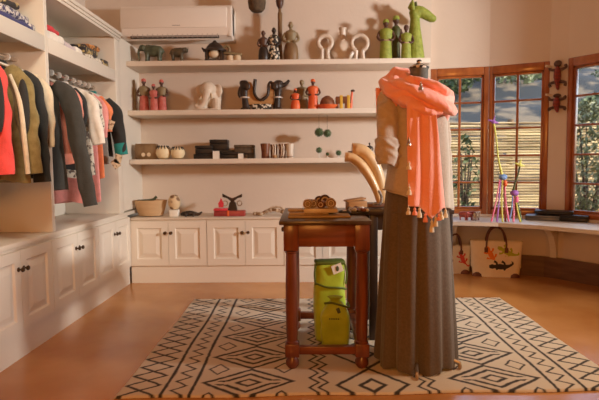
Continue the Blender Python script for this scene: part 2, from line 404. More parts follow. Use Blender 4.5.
# air conditioner
ac = thing('air_conditioner', 'white split air conditioner high on the back wall', 'air conditioner', (-1.158, YW, 2.17))
prof = [(0, 0.0), (-.165, .0), (-.205, .035), (-.215, .11), (-.21, .27), (-.195, .295), (0, .295)]
r = [[(x, y, z) for y, z in prof] for x in (-.505, -.495, .495, .505)]
for ring, k in ((0, .96), (3, .96)): r[ring] = [(x, y * k, .148 + (z - .148) * k) for x, y, z in r[ring]]
obj('body', MB().loft(r), 'acw', ac)
obj('front_panel', MB().box((-.503, -.222, .098), (.455, -.2, .275), .012), 'acw', ac)
obj('air_outlet', MB().box((-.42, -.204, .012), (.38, -.16, .05), .004), 'acd', ac)
lv = MB().box((-.415, -.214, .020), (.375, -.199, .028), .003, )
for k in range(18): lv.box((-.4 + k * .045, -.207, .014), (-.395 + k * .045, -.19, .048))
obj('louvre', lv, 'acg', ac)
obj('logo', MB().box((-.035, -.2235, .115), (.035, -.221, .122)), 'acg', ac, label='small grey maker mark')
obj('end_cap', MB().box((.458, -.212, .02), (.505, -.1, .285), .015), 'acw', ac)

hb = thing('hanging_basket', 'dark round-bottomed woven basket hanging near the ceiling above the black figures', 'basket', (at(257, 12, Y=4.72).x, 4.72, at(257, 12, Y=4.72).z))
obj('bowl', MB().lathe([(.0, 0), (.05, .004), (.072, .03), (.08, .08), (.078, .14), (.07, .14), (.07, .08), (.0, .03)], n=20), 'woven', hb)
hc = MB()
for s in (0, 2.1, 4.2): hc.tube([(.074 * cos(s), .074 * sin(s), .14), (0, 0, .42)], .003, 6)
hc.cyl((0, 0, .42), (0, 0, ZC - hb.location.z), .003, n=6); obj('cord', hc, 'bark', hb)

# ================================================================ ORNAMENTS ON THE SHELVES
YO = 4.71
def spot(px, shelf, Y=YO):
    z = ZSH[shelf] if shelf < 3 else .578
    p = at(px, 160, Y=Y); return Vector((p.x, Y, z))
def ht(px, py, shelf, Y=YO): return at(px, py, Y=Y).z - (ZSH[shelf] if shelf < 3 else .578)
def quad(name, label, cat, loc, L, Hh, m, rz=0, trunk=True, tusk=False, ears=True, group=None, horn=False, hump=.0):
    t = thing(name, label, cat, loc, rz, group); mb = MB(); l = L; h = Hh
    mb.ball((0, 0, h * .62), (l * .34, l * .17, h * .30), 18)
    mb.ball((l * .16, 0, h * .66), (l * .18, l * .15, h * .28), 14); mb.ball((-l * .18, 0, h * .6), (l * .17, l * .16, h * .28), 14)
    for sx in (-.22, .2):
        for sy in (-.085, .085): mb.tube([(l * sx, l * sy, h * .5), (l * (sx + .01), l * sy, h * .22), (l * (sx + .015), l * sy, 0)], [l * .075, l * .055, l * .062], 10)
    mb.tube([(l * .2, 0, h * .7), (l * .36, 0, h * .78)], [l * .13, l * .1], 10)
    mb.ball((l * .38, 0, h * .78), (l * .12, l * .10, h * .17), 14)
    if trunk: mb.tube([(l * .44, 0, h * .76), (l * .51, 0, h * .6), (l * .51, 0, h * .35), (l * .49, 0, h * .16), (l * .53, 0, h * .1)], [l * .06, l * .05, l * .035, l * .025, l * .02], 8, smooth=4)
    else: mb.tube([(l * .4, 0, h * .76), (l * .5, 0, h * .64)], [l * .09, l * .055], 10)
    if horn: mb.tube([(l * .48, 0, h * .7), (l * .53, 0, h * .85), (l * .52, 0, h * .98)], [l * .03, l * .02, .002], 8); mb.tube([(l * .43, 0, h * .8), (l * .45, 0, h * .95)], [l * .02, .002], 8)
    if ears:
        for s in (-1, 1): mb.ball((l * .31, s * l * .12, h * .76), (l * .075, l * .022, h * .17), 10, Matrix.Rotation(s * .5, 3, 'Z'))
    mb.tube([(-l * .33, 0, h * .7), (-l * .40, 0, h * .5), (-l * .39, 0, h * .3)], [l * .025, l * .015, l * .012], 6)
    obj('body', mb, m, t, remesh=max(.0035, L / 60))
    if tusk:
        for s in (-1, 1): obj('tusk', MB().tube([(l * .44, s * l * .05, h * .66), (l * .5, s * l * .07, h * .55), (l * .56, s * l * .06, h * .56)], [l * .022, l * .018, .001], 8, smooth=3), 'cream', t, label='pale curved tusk')
    return t
def figure(name, label, loc, h, skin='brownskin', dress='reddress', cap=None, w=1, rz=0, group=None, seated=False, shirt=None, base=None, cat='figurine', armup=False):
    t = thing(name, label, cat, loc, rz, group); b = MB(); k = h
    b.lathe([(.02 * k, .02 * k), (.105 * k * w, .03 * k), (.11 * k * w, .35 * k), (.10 * k * w, .5 * k), (.12 * k * w, .62 * k), (.135 * k * w, .70 * k), (.10 * k * w, .745 * k), (.045 * k, .765 * k), (.04 * k, .81 * k)], n=16, sy=.72)
    b.ball((0, -.005 * k, .885 * k), (.062 * k, .07 * k, .088 * k), 14)
    b.ball((0, -.07 * k, .875 * k), (.012 * k, .016 * k, .02 * k), 8)
    for s in (-1, 1):
        b.tube([(s * .12 * k * w, 0, .70 * k), (s * .175 * k * w, -.01 * k, .56 * k), (s * .13 * k * w, -.08 * k, .47 * k), (s * .05 * k * w, -.105 * k, .48 * k)], [.042 * k, .036 * k, .03 * k, .028 * k], 8, smooth=3)
        b.ball((s * .062 * k, .0, .88 * k), (.012 * k, .015 * k, .022 * k), 8)
    obj('body', b, skin, t, remesh=max(.003, h / 70))
    d = MB()
    if seated: d.lathe([(.15 * k * w, 0), (.165 * k * w, .04 * k), (.17 * k * w, .2 * k), (.15 * k * w, .36 * k), (.118 * k * w, .44 * k)], n=18, sy=.85)
    else: d.lathe([(.13 * k * w, 0), (.135 * k * w, .05 * k), (.122 * k * w, .3 * k), (.115 * k * w, .47 * k)], n=18, sy=.8)
    obj('skirt', d, dress, t)
    if shirt: obj('shirt', MB().lathe([(.112 * k * w, .47 * k), (.13 * k * w, .6 * k), (.145 * k * w, .69 * k), (.115 * k * w, .74 * k), (.06 * k, .765 * k)], n=18, sy=.78), shirt, t)
    if dress == 'lime': obj('belt', MB().torus((0, 0, .46 * k), .122 * k * w, .016 * k, 18, 8, 'Z', sz=.8), 'shellb', t, label='pale bead belt')
    if cap: obj('headdress', MB().lathe([(.072 * k, .89 * k), (.075 * k, .93 * k), (.055 * k, .975 * k), (.001, .995 * k)], n=14), cap, t)
    return t
# --- top shelf
s0 = spot(156.5, 0); h0 = ht(154, 43.5, 0)
quad('elephant_figurine', 'larger green stone elephant under the air conditioner', 'figurine', s0, .26, h0, 'stone', pi, group='stone animals on the top shelf')
s0 = spot(180, 0)
quad('rhino_figurine', 'small dark stone rhinoceros right of the green elephant', 'figurine', s0, .185, ht(180, 46.5, 0), 'bronze', 0, trunk=False, horn=True, group='stone animals on the top shelf')
t = thing('shrine_carving', 'black and white shrine-like carving with a trailing arm on the top shelf', 'ornament', spot(217, 0)); h = ht(217, 40.5, 0)
mb = MB().box((-.085, -.05, 0), (.085, .05, .022), .006)
for sx in (-.07, .062): mb.box((sx - .012, -.045, .02), (sx + .012, .045, h * .55), .004)
mb.lathe([(.10, h * .5), (.105, h * .57), (.08, h * .63), (.07, h * .72), (.05, h * .84), (.02, h * .92), (.012, h), (.001, h)], n=14, sy=.7)
mb.tube([(-.09, 0, h * .52), (-.115, 0, h * .68)], [.014, .006], 8)
obj('body', mb, 'ebony', t)
obj('face', MB().ball((-.005, -.01, h * .36), (.052, .045, h * .2), 14), 'cream', t, label='pale rounded belly')
mb = MB().tube([(.06, 0, h * .55), (.10, 0, h * .75), (.13, 0, h * .62), (.125, 0, h * .48)], .012, 8, smooth=4); mb.bar((.08, 0, h * .42), (.24, 0, h * .34), .05, .022, .006)
obj('arm', mb, 'olivew', t)
for x in (.135, .2): obj('foot', MB().lathe([(.03, 0), (.034, .02), (.03, .055), (.01, .066)], (x, 0, 0), 12), 'cream', t, label='pale cup-shaped foot')
for px, py, l, sk, dr in ((265, 29.5, 'seated dark wooden figure in a black wrap, leftmost of the dark group', 'brownskin', 'ebony'), (275.5, 26.5, 'dark wooden figure in a black and white beaded skirt', 'ebony', 'spots')):
    figure('seated_figurine', l, spot(px, 0), ht(px, py, 0), sk, dr, None, .98, seated=True, group='dark figures on the top shelf', shirt='spots' if dr == 'spots' else None)
t = thing('carved_staff', 'tall thin carved staff reaching up behind the dark figures', 'ornament', spot(281.5, 0, 4.82)); h = at(281, -6, Y=4.82).z - ZSH[0]
obj('pole', MB().lathe([(.028, 0), (.03, .02), (.02, .05), (.021, h * .72), (.014, h * .75), (.014, h * .79)], n=12), 'brownw', t)
obj('head', MB().lathe([(.014, h * .79), (.03, h * .84), (.036, h * .9), (.03, h * .96), (.001, h)], n=12), 'brownskin', t)
figure('bust_figurine', 'bare olive wood woman figure, tallest right of the staff', spot(292, 0), ht(292, 20.5, 0), 'olivew', 'brownw', None, 1.1, group='dark figures on the top shelf', seated=True)
def ring_orn(label, px, py, w, m, thin):
    t = thing('ring_ornament', label, 'ornament', spot(px, 0), 0, 'pale ring ornaments on the top shelf'); h = ht(px, py, 0); R = w / 2
    mb = MB().torus((0, 0, h - R - thin), R, thin, 28, 10, a0=-pi / 2 + .45, a1=1.5 * pi - .45)
    obj('ring', mb, m, t)
    mb = MB()
    for s in (-1, 1): mb.tube([(s * R * sin(.45), 0, h - R - thin - R * cos(.45)), (s * R * .42, 0, h * .25), (s * R * .5, 0, 0)], [thin, thin * .8, thin], 8)
    mb.box((-R * .7, -.03, 0), (R * .7, .03, .014), .004)
    obj('stem', mb, m, t)
ring_orn('pale horseshoe ring ornament on a stem, left one', 325.5, 33.5, .12, 'pearl', .02)
ring_orn('pale horseshoe ring ornament on a stem, right one', 359.5, 33, .14, 'pearl', .02)
t = thing('disc_vase', 'faint pale round vase standing between the two ring ornaments', 'vase', spot(343, 0, 4.83)); h = at(343, 28, Y=4.83).z - ZSH[0]
mtd = Matrix.Rotation(pi / 2, 4, 'X')
obj('body', MB().lathe([(.001, -.03), (.075, -.03), (.105, -.012), (.105, .012), (.075, .03), (.001, .03)], (0, 0, .115), 24, mtx=mtd), 'pearl', t)
obj('neck', MB().lathe([(.03, .2), (.03, h - .02), (.038, h), (.028, h), (.024, .2)], n=16), 'pearl', t)
obj('foot', MB().box((-.05, -.03, 0), (.05, .03, .02), .004), 'pearl', t)
figure('beaded_doll', 'green beaded doll with a waist band, left of the dark tall doll', spot(385.5, 0), ht(385.5, 18.5, 0), 'brownskin', 'lime', 'lime', 1.15, shirt='lime', group='green beaded dolls on the top shelf')
figure('beaded_doll', 'tall slim dark green doll behind the other two green dolls', spot(395.5, 0, 4.8), at(395.5, 15, Y=4.8).z - ZSH[0], 'brownskin', 'darkgreen', 'lime', .7, shirt='darkgreen', group='green beaded dolls on the top shelf')
figure('beaded_doll', 'shorter green beaded doll in front of the green giraffe', spot(405.5, 0, 4.68), ht(405.5, 24.5, 0, 4.68), 'brownskin', 'lime', 'brownskin', 1.15, shirt='lime', group='green beaded dolls on the top shelf')
t = thing('giraffe_figurine', 'green giraffe with a large bent head at the right end of the top shelf', 'figurine', spot(414, 0, 4.77)); h = at(410, 1, Y=4.77).z - ZSH[0]
mb = MB().lathe([(.085, 0), (.088, .03), (.07, h * .3), (.05, h * .55), (.04, h * .72)], n=16)
mb.tube([(0, 0, h * .7), (-.01, 0, h * .8), (.02, 0, h * .84)], [.042, .046, .05], 12)
mb.ball((.025, 0, h * .82), (.065, .05, .055), 14); mb.tube([(.04, 0, h * .83), (.10, 0, h * .77), (.155, 0, h * .70)], [.05, .045, .036], 12)
mb.ball((.155, 0, h * .705), (.038, .036, .032), 12)
obj('body', mb, 'lime', t, remesh=.005)
for s in (-1, 1): obj('ear', MB().tube([(-.02, s * .03, h * .84), (-.035, s * .045, h * .92), (-.03, s * .04, h)], [.014, .022, .006], 8), 'lime', t)
for s in (-1, 1): obj('horn', MB().tube([(.01, s * .02, h * .85), (.0, s * .022, h * .97)], [.01, .012], 8), 'darkgreen', t)
# --- middle shelf
t = thing('carved_spear', 'slim grey green carved stick at the left end of the middle shelf', 'ornament', spot(136.5, 1, 4.78)); h = at(136, 79, Y=4.78).z - ZSH[1]
obj('shaft', MB().lathe([(.022, 0), (.022, .02), (.012, .05), (.013, h * .5), (.02, h * .6), (.009, h * .75), (.008, h * .95), (.001, h)], n=12), 'olivew', t)
for px, py, l, Y in ((146, 78, 'red beaded doll with a grey cape, left of the red trio', 4.72), (155.5, 83.5, 'shorter red beaded doll in the middle of the red trio', 4.68), (163.5, 79, 'red beaded doll with a grey cape, right of the red trio', 4.73)):
    figure('red_beaded_doll', l, spot(px, 1, Y), ht(px, py, 1, Y), 'brownskin', 'reddress', 'reddress', 1.1, shirt='olivew' if 'cape' in l else 'reddress', group='red beaded dolls on the middle shelf')
t = thing('white_elephant', 'white stone elephant head-on sculpture on the middle shelf', 'figurine', spot(210, 1)); h = ht(210, 82, 1)
mb = MB().ball((.01, .03, h * .45), (.10, .08, h * .38), 16); mb.ball((0, -.03, h * .74), (.07, .06, h * .26), 16)
for s in (-1, 1):
    mb.ball((s * .075 + .01, -.01, h * .68), (.05, .02, h * .24), 12, Matrix.Rotation(s * -.4, 3, 'Z'))
    mb.tube([(s * .06 + .01, -.02, h * .4), (s * .06 + .01, -.03, 0)], [.045, .042], 10)
mb.tube([(0, -.08, h * .66), (-.005, -.105, h * .42), (-.03, -.10, h * .2), (-.07, -.10, h * .1), (-.10, -.1, h * .16)], [.038, .032, .026, .022, .018], 10, smooth=4)
obj('body', mb, 'whitestone', t, remesh=.005)
for s in (-1, 1): obj('tusk', MB().tube([(s * .035, -.085, h * .55), (s * .05, -.12, h * .38), (s * .05, -.14, h * .36)], [.012, .01, .002], 8), 'cream', t)
obj('plinth', MB().box((-.12, -.11, 0), (.10, .09, .012), .004), 'whitestone', t)
def elephant_bust(label, px, mirror):
    t = thing('elephant_bookend', label, 'bookend', spot(px, 1), 0, 'dark elephant bookends on the middle shelf'); h = ht(px, 80, 1); m = mirror
    mb = MB().box((-.035, -.05, 0), (.035, .05, .02), .005); mb.tube([(-.01 * m, 0, .01), (0, 0, h * .4), (.005 * m, 0, h * .68)], [.036, .028, .034], 12)
    mb.ball((.0, 0, h * .8), (.045, .045, h * .2), 14); mb.ball((m * .015, 0, h * .9), (.035, .03, h * .1), 12)
    mb.tube([(m * .035, 0, h * .82), (m * .07, 0, h * .86), (m * .105, 0, h * .99)] if m > 0 else [(m * .03, 0, h * .75), (m * .05, 0, h * .55), (m * .04, 0, h * .42)], [.024, .018, .012], 8, smooth=3)
    for s in (-1, 1): mb.ball((-m * .025, s * .04, h * .78), (.03, .012, h * .14), 10)
    obj('body', mb, 'ebony', t, remesh=.004)
    obj('collar', MB().torus((0, 0, h * .42), .036, .007, 16, 8, 'Z'), 'whiteb', t, label='pale bead collar')
elephant_bust('dark elephant head bookend left of the curved wooden bowl', 246, -1)
elephant_bust('dark elephant head bookend with raised trunk right of the curved wooden bowl', 278.5, 1)
t = thing('saddle_bowl', 'tan saddle-shaped wooden bowl with two dark hook handles', 'bowl', spot(262.5, 1, 4.75)); h = at(262, 81, Y=4.75).z - ZSH[1]
poly = [(-.12, .05), (.11, .05), (.115, h * .95), (.09, h * .9), (.06, h * .5), (.0, h * .36), (-.05, h * .5), (-.085, h * .92), (-.13, h * .98)]
obj('bowl', MB().prism(poly, .10), 'boxw', t)
for pts in ([(-.05, -.06, h * 1.02), (-.06, -.062, h * .6), (-.03, -.064, h * .38), (.01, -.064, h * .34)], [(.01, -.064, h * .34), (.06, -.062, h * .5), (.07, -.06, h * .85), (.095, -.06, h * .92), (.105, -.06, h * .7)]):
    obj('hook_handle', MB().tube(pts, [.017, .013, .012, .011, .014][:len(pts)], 10, smooth=4), 'ebony', t, label='dark curved hook handle')
obj('foot', MB().box((-.08, -.075, 0), (.09, .05, .055), .01), 'spots', t, label='black and white spotted foot')
figure('orange_figurine', 'short seated orange-red figure right of the dark bookend', spot(296, 1), ht(296, 88, 1), 'brownskin', 'orange', 'orange', 1.3, shirt='orange', seated=True, group='orange figures on the middle shelf')
figure('shadow_figurine', 'greenish grey bulky figure in place of the shadow between the two orange ones', spot(302.5, 1, 4.85), at(302, 79.5, Y=4.85).z - ZSH[1], 'olivew', 'olivew', 'olivew', 1.5, shirt='olivew', group='orange figures on the middle shelf')  # solid grey shape standing in for a cast shadow
figure('orange_figurine', 'tall orange-red figure beside the orange bowl', spot(313.5, 1), ht(313.5, 78.5, 1), 'brownskin', 'orange', 'orange', 1.25, shirt='orange', group='orange figures on the middle shelf')
t = thing('lidded_dish', 'orange dish with a red-brown domed lid on the middle shelf', 'dish', spot(327.5, 1)); h = ht(327, 95.5, 1)
obj('dish', MB().lathe([(.05, 0), (.07, .01), (.095, .035), (.098, .04), (.08, .04), (.02, .02)], n=24), 'orange', t)
obj('lid', MB().lathe([(.068, .036), (.066, .07), (.05, .1), (.02, h * .97), (.001, h)], n=20), 'cupred', t)
t = thing('toy_animal', 'red and yellow painted wooden toy animal at the right of the orange dish', 'toy', spot(344, 1)); h = ht(344, 95.5, 1)
mb = MB().box((-.075, -.03, h * .42), (.06, .03, h * .92), .008)
for x in (-.06, .02): mb.box((x - .012, -.028, 0), (x + .012, .028, h * .5), .004)
obj('body', mb, 'cupred', t)
for x in (-.025, .04): obj('leg', MB().box((x - .014, -.032, 0), (x + .014, .032, h), .005), 'yellow', t, label='yellow painted upright')
obj('neck', MB().tube([(.062, 0, 0), (.07, 0, h * .9), (.075, 0, h * 1.3)], [.014, .012, .008], 8), 'orange', t)
obj('head', MB().ball((.08, -.002, h * 1.33), (.02, .012, .012), 10), 'brownskin', t)
# --- lowest shelf
t = thing('carved_log_box', 'long dark carved box with two holes at the left end of the lowest shelf', 'box', spot(147, 2)); h = ht(147, 143.8, 2)
pts = [[(x, .055 * cos(a) * k, h * .5 + h * .5 * max(-1, min(1, 1.25 * sin(a))) * (k if sin(a) > 0 else 1)) for a in [2 * pi * i / 20 for i in range(20)]] for x, k in ((-.095, .9), (-.09, 1), (.08, 1), (.1, .9))]
obj('body', MB().loft(pts), 'brownw', t)
for x in (-.015, .035): obj('opening', MB().lathe([(.016, .0), (.018, .004), (.001, .005)], (x, -.052, h * .3), 12, mtx=Matrix.Rotation(pi / 2, 4, 'X')), 'cream', t, label='pale round inlay')
for k, (px, w) in enumerate(((163.5, .068), (178, .064))):
    t = thing('gourd_bowl', ['larger cream gourd bowl with a notched dark rim, beside the carved box', 'smaller cream gourd bowl with a notched dark rim, further from the carved box'][k], 'bowl', spot(px, 2, 4.69), 0, 'cream gourd bowls on the lowest shelf'); h = ht(px, [146, 147][k], 2, 4.69)
    obj('bowl', MB().lathe([(.02, 0), (w * .75, h * .12), (w, h * .45), (w * .92, h * .75), (w * .6, h * .97), (w * .5, h), (w * .5, h * .9), (.01, h * .5)], n=24), 'gourd', t)
    mb = MB()
    for q in range(12):
        a = 2 * pi * q / 12; mb.tube([(w * .94 * cos(a), w * .94 * sin(a), h * .76), (w * .62 * cos(a), w * .62 * sin(a), h * 1.0)], [.003, .007], 6)
    obj('rim_notches', mb, 'ebony', t)
def bbox(label, px0, px1, py0, py1, Y=4.70, m='blackbox', lid=True, d=.13, zb=None):
    z0 = at((px0 + px1) / 2, py1, Y=Y).z if zb is None else zb; z1 = at((px0 + px1) / 2, py0, Y=Y).z
    a, b = at(px0, py0, Y=Y).x, at(px1, py0, Y=Y).x; w = (b - a) / 2
    t = thing('jewellery_box', label, 'box', ((a + b) / 2, Y, z0), 0, 'black boxes on the lowest shelf'); h = z1 - z0
    obj('body', MB().box((-w, 0, 0), (w, d, h * .62), .004), m, t); obj('lid', MB().box((-w * 1.02, -.003, h * .64), (w * 1.02, d + .003, h), .006), m, t)
    return z1
z = ZSH[2]
za = bbox('flat black box at the bottom left of the box pile', 193.5, 212.5, 154, 160, zb=z)
bbox('black box on top of the flat one at the left', 195, 212, 145.5, 154, zb=za + .001)
bbox('black box on its own stand over the left gap, topmost of the pile', 209.5, 227, 139.5, 150, Y=4.745, zb=None)
bbox('black box with a silver dot right of the left gap', 220, 238, 152, 160, zb=z)
bbox('olive and black woven box at the right end of the pile', 234, 253.5, 144.8, 153, Y=4.73, m='woven', zb=None)
t = thing('box_stand', 'low black riser carrying the topmost black box', 'stand', (at(218, 155, Y=4.745).x, 4.745, z)); zt = at(218, 150, Y=4.745).z - z
mb = MB().box((-.08, .0, zt - .02), (.16, .13, zt - .001), .003); mb.box((.05, .0, 0), (.16, .13, zt - .019)); mb.box((-.08, .10, 0), (-.07, .13, zt - .019)); obj('riser', mb, 'blackbox', t)
t = thing('box_stand', 'short black riser under the woven box at the right end', 'stand', (at(250, 155, Y=4.73).x, 4.73, z)); zt = at(250, 153, Y=4.73).z - z
mb = MB().box((-.15, .0, zt - .012), (.036, .13, zt - .001), .003); mb.box((-.025, 0, 0), (.036, .13, zt - .011)); obj('riser', mb, 'blackbox', t)
for k, (px, py, w_) in enumerate(((216, 151, .03), (240.7, 153.5, .024))):
    Y = 4.685; p = at(px, py, Y=Y); tag(obj('price_card', MB().prism([(-w_, 0), (w_, 0), (w_, p.z - z), (-w_, p.z - z)], .003), 'paper', None, loc=(p.x, Y, z)), ['small blank white card in the left gap of the black boxes', 'small blank white card in the right gap of the black boxes'][k], 'card')
def cup(label, px, py, r, m, Y=4.7, lip=1.08, obj_='tumbler'):
    t = thing(obj_, label, 'cup', spot(px, 2, Y), 0, 'cups on the lowest shelf'); h = ht(px, py, 2, Y)
    obj('body', MB().lathe([(r * .8, 0), (r * .9, .006), (r * .88, h * .4), (r * lip, h * .98), (r * lip, h), (r * lip * .88, h), (r * .75, .01), (.001, .01)], n=20), m, t)
    obj('base_band', MB().torus((0, 0, h * .1), r * .9, .003, 20, 6, 'Z'), 'brownskin', t)
cup('tall brown glazed tumbler, leftmost of the cups', 265.5, 143.5, .04, 'cupred'); cup('dark patterned tumbler behind the small copper pot', 274, 144.5, .034, 'stripe', 4.74)
cup('grey patterned tumbler in the middle of the cups', 282.5, 144, .036, 'stripe', 4.72); cup('white streaked tumbler, rightmost of the cups', 290, 143.8, .033, 'pearl', 4.7)
cup('tiny copper coloured pot in front of the patterned cups', 275, 155, .022, 'boxw', 4.65, 1, 'small_pot')
for k, (px, py, r, sh) in enumerate(((319, 132.3, .04, 9), (327.3, 133.3, .036, 9))):
    Y = 4.74 + .01 * k; p = at(px, py, Y=Y)
    t = thing('hanging_ball', ['spiky green ball hanging under the middle shelf, left one', 'spiky green ball hanging under the middle shelf, right one'][k], 'ornament', (p.x, Y, p.z), 0, 'green balls hanging under the middle shelf')
    mb = MB().ball((0, 0, 0), r * .82, 14)
    for q in range(60):
        zz = 1 - 2 * (q + .5) / 60; a = q * 2.39996; rr = sqrt(1 - zz * zz); v = Vector((rr * cos(a), rr * sin(a), zz)); mb.tube([v * r * .75, v * r * 1.08], [.006, .002], 5)
    obj('ball', mb, 'bluegreen', t); obj('cord', MB().cyl((0, 0, r * .7), (0, 0, ZSH[1] - .044 - p.z), .0012, n=5), 'bark', t)
for k, (px, py, r) in enumerate(((319, 147, .028), (327.5, 152.5, .014), (338.5, 150, .026))):
    t = thing('green_posy', ['green spiky ball on a foot, left one under the hanging balls', 'tiny grey green ball between the two footed balls', 'green spiky ball on a foot, nearest the pale neck bust'][k], 'ornament', spot(px, 2, 4.7), 0, 'small green balls standing on the lowest shelf'); h = ht(px, py, 2, 4.7)
    mb = MB().ball((0, 0, h - r), r * .85, 12)
    for q in range(34):
        zz = 1 - 2 * (q + .5) / 34; a = q * 2.39996; rr = sqrt(1 - zz * zz); v = Vector((rr * cos(a), rr * sin(a), zz)); mb.tube([v * r * .75 + Vector((0, 0, h - r)), v * r * 1.08 + Vector((0, 0, h - r))], [.005, .002], 5)
    obj('ball', mb, 'bluegreen', t); obj('foot', MB().lathe([(.012, 0), (.012, .004), (.003, .01), (.003, max(.012, h - 1.7 * r))], n=10), 'whiteb', t)
figure('small_black_figure', 'small black figure on the lowest shelf between neck bust and mannequin', spot(369.5, 2), ht(369, 142, 2), 'ebony', 'ebony', None, 1.3)
# --- back worktop
t = thing('boat_bowl', 'tan woven boat-shaped bowl at the left end of the back worktop', 'bowl', (at(151, 213, Y=4.7).x, 4.70, .578)); h = at(151, 200, Y=4.7).z - .578
obj('bowl', MB().lathe([(.06, 0), (.11, .008), (.135, h * .55), (.15, h), (.14, h), (.12, h * .5), (.02, .02)], n=30, sy=.62), 'basket', t)
t = thing('wooden_spoon', 'dark wooden spoon lying in the woven boat bowl', 'spoon', (at(150, 199, Y=4.7).x, 4.70, .578 + h * .9)); mb = MB().tube([(-.11, 0, 0), (-.02, 0, .012), (.03, 0, .02), (.06, 0, .045)], [.02, .012, .012, .014], 8, smooth=3); mb.ball((-.1, 0, .0), (.045, .03, .014), 12); obj('spoon', mb, 'stone', t)
t = thing('carved_nut', 'openwork carved round nut on a small white block', 'ornament', (at(174.5, 213, Y=4.66).x, 4.66, .578)); h = at(174, 194.5, Y=4.66).z - .578
obj('ball', MB().lathe([(.001, h * .3), (.035, h * .34), (.055, h * .55), (.056, h * .75), (.035, h * .95), (.001, h)], n=20), 'nut', t); obj('block', MB().box((-.04, -.035, 0), (.04, .035, h * .31), .005), 'paper', t, label='small white block')
t = thing('crocodile_carving', 'small dark crocodile carving right of the carved nut', 'figurine', (at(190, 213, Y=4.66).x, 4.66, .578)); mb = MB().tube([(-.085, 0, .016), (-.05, 0, .025), (0, 0, .028), (.04, 0, .025), (.08, 0, .02), (.11, 0, .04)], [.012, .022, .026, .02, .014, .008], 10, smooth=3)
for x in (-.03, .035):
    for s in (-1, 1): mb.tube([(x, s * .015, .02), (x + .005, s * .04, .02), (x, s * .042, .0)], [.01, .009, .009], 8)
obj('body', mb, 'ebony', t, remesh=.004)
t = thing('red_box', 'long red lacquered box with a small heart handle on the back worktop', 'box', (at(230, 213, Y=4.68).x, 4.68, .578)); h = at(230, 208, Y=4.68).z - .578
obj('body', MB().box((-.14, -.05, 0), (.14, .05, h * .7), .008), 'redlac', t); obj('lid', MB().box((-.142, -.052, h * .71), (-.02, .052, h * .98), .006), 'c_red', t); obj('band', MB().box((-.02, -.053, .004), (.0, .053, h * .72), .003), 'orange', t)
obj('handle', MB().prism([(-.10, h * 1.1), (-.06, h * 1.1), (-.055, h * 1.6), (-.07, h * 2.0), (-.08, h * 2.3), (-.09, h * 1.9), (-.105, h * 1.6)], .02), 'c_red', t)
t = thing('lyre_carving', 'dark antelope head carving with spreading horns on the red box', 'ornament', (at(232.5, 213, Y=4.68).x, 4.68, .578 + h * .7)); hh = at(232, 193.5, Y=4.68).z - .578 - h * .7
mb = MB().prism([(-.04, 0), (.045, 0), (.03, hh * .45), (.015, hh * .55), (.05, hh * .72), (.088, hh * .78), (.09, hh * .98), (.03, hh * .8), (0, hh * .72), (-.03, hh * .8), (-.088, hh), (-.086, hh * .8), (-.045, hh * .72), (-.012, hh * .55), (-.025, hh * .45)], .03)
obj('head', mb, 'ebony', t)
for s in (-1, 1): obj('ear_ring', MB().torus((s * .065, 0, hh * .42), .022, .005, 18, 8), 'shellb', t, label='bead ring hanging from a horn')
t = thing('bead_necklace', 'strand of brown and cream shell beads lying on the back worktop', 'necklace', (at(270, 213, Y=4.67).x, 4.67, .578))
for k in range(15):
    a = k / 14; x = -.14 + .28 * a; zz = .018 + (.035 * sin(pi * min(1, max(0, (a - .25) / .75))) if a > .25 else 0)
    obj('bead', MB().ball((x, .02 * sin(k * 1.7), zz), (.018 + .004 * (k % 2), .018, .017), 10), 'shellb' if k % 3 else 'coill', t)
mb = MB().tube([(-.05, -.02, .03), (.02, -.01, .075), (.09, 0, .075), (.14, 0, .045)], .008, 8, smooth=5); obj('cord', mb, 'shellb', t)

# ================================================================ WOODEN TABLE
tx, ty = .097, 2.88
tb = thing('wooden_table', 'red-brown wooden table with round legs and a dark top', 'table', (tx, ty, 0))
TX, TY, TZ = .225, .33, .770
obj('tabletop', MB().box((-TX - .008, -TY - .05, TZ - .02), (TX - .008, TY + .03, TZ), .005), 'darktop', tb, label='dark brown table top')
lx, ly = .176, .30
for sx in (-1, 1):
    for sy in (-1, 1):
        mb = MB(); x, y = sx * lx, sy * ly
        mb.box((x - .037, y - .037, .615), (x + .037, y + .037, TZ - .02), .004)
        mb.lathe([(.034, .612), (.034, .606), (.028, .600), (.029, .56), (.032, .35), (.030, .2), (.027, .155), (.033, .148), (.033, .14)], (x, y, 0), 20)
        mb.box((x - .036, y - .036, .075), (x + .036, y + .036, .142), .005)
        mb.lathe([(.02, .078), (.022, .07), (.034, .05), (.034, .03), (.02, .012), (.018, .012)], (x, y, 0), 18)
        obj('leg', mb, 'redwood', tb)
obj('apron', MB().box((-lx, -ly - .028, .635), (lx, -ly - .005, TZ - .02), .003), 'redwoodh', tb)
obj('apron', MB().box((-lx, ly + .005, .635), (lx, ly + .028, TZ - .02), .003), 'redwoodh', tb)
for s in (-1, 1): obj('apron', MB().box((s * (lx + .016) - .011, -ly, .635), (s * (lx + .016) + .011, ly, TZ - .02), .003), 'redwoodh', tb)
for s in (-1, 1):
    obj('stretcher', MB().box((-lx + .03, s * ly - .02, .085), (lx - .03, s * ly + .02, .125), .004), 'redwoodh', tb)
    obj('stretcher', MB().box((s * lx - .02, -ly + .03, .085), (s * lx + .02, ly - .03, .125), .004), 'redwood', tb)
mb = MB().lathe([(.006, 0), (.006, .012), (.013, .018), (.012, .028), (.001, .031)], (-lx - .027, -.14, .70), 12, mtx=Matrix.Rotation(-pi / 2, 4, 'Y')); obj('drawer_knob', mb, 'brass', tb)
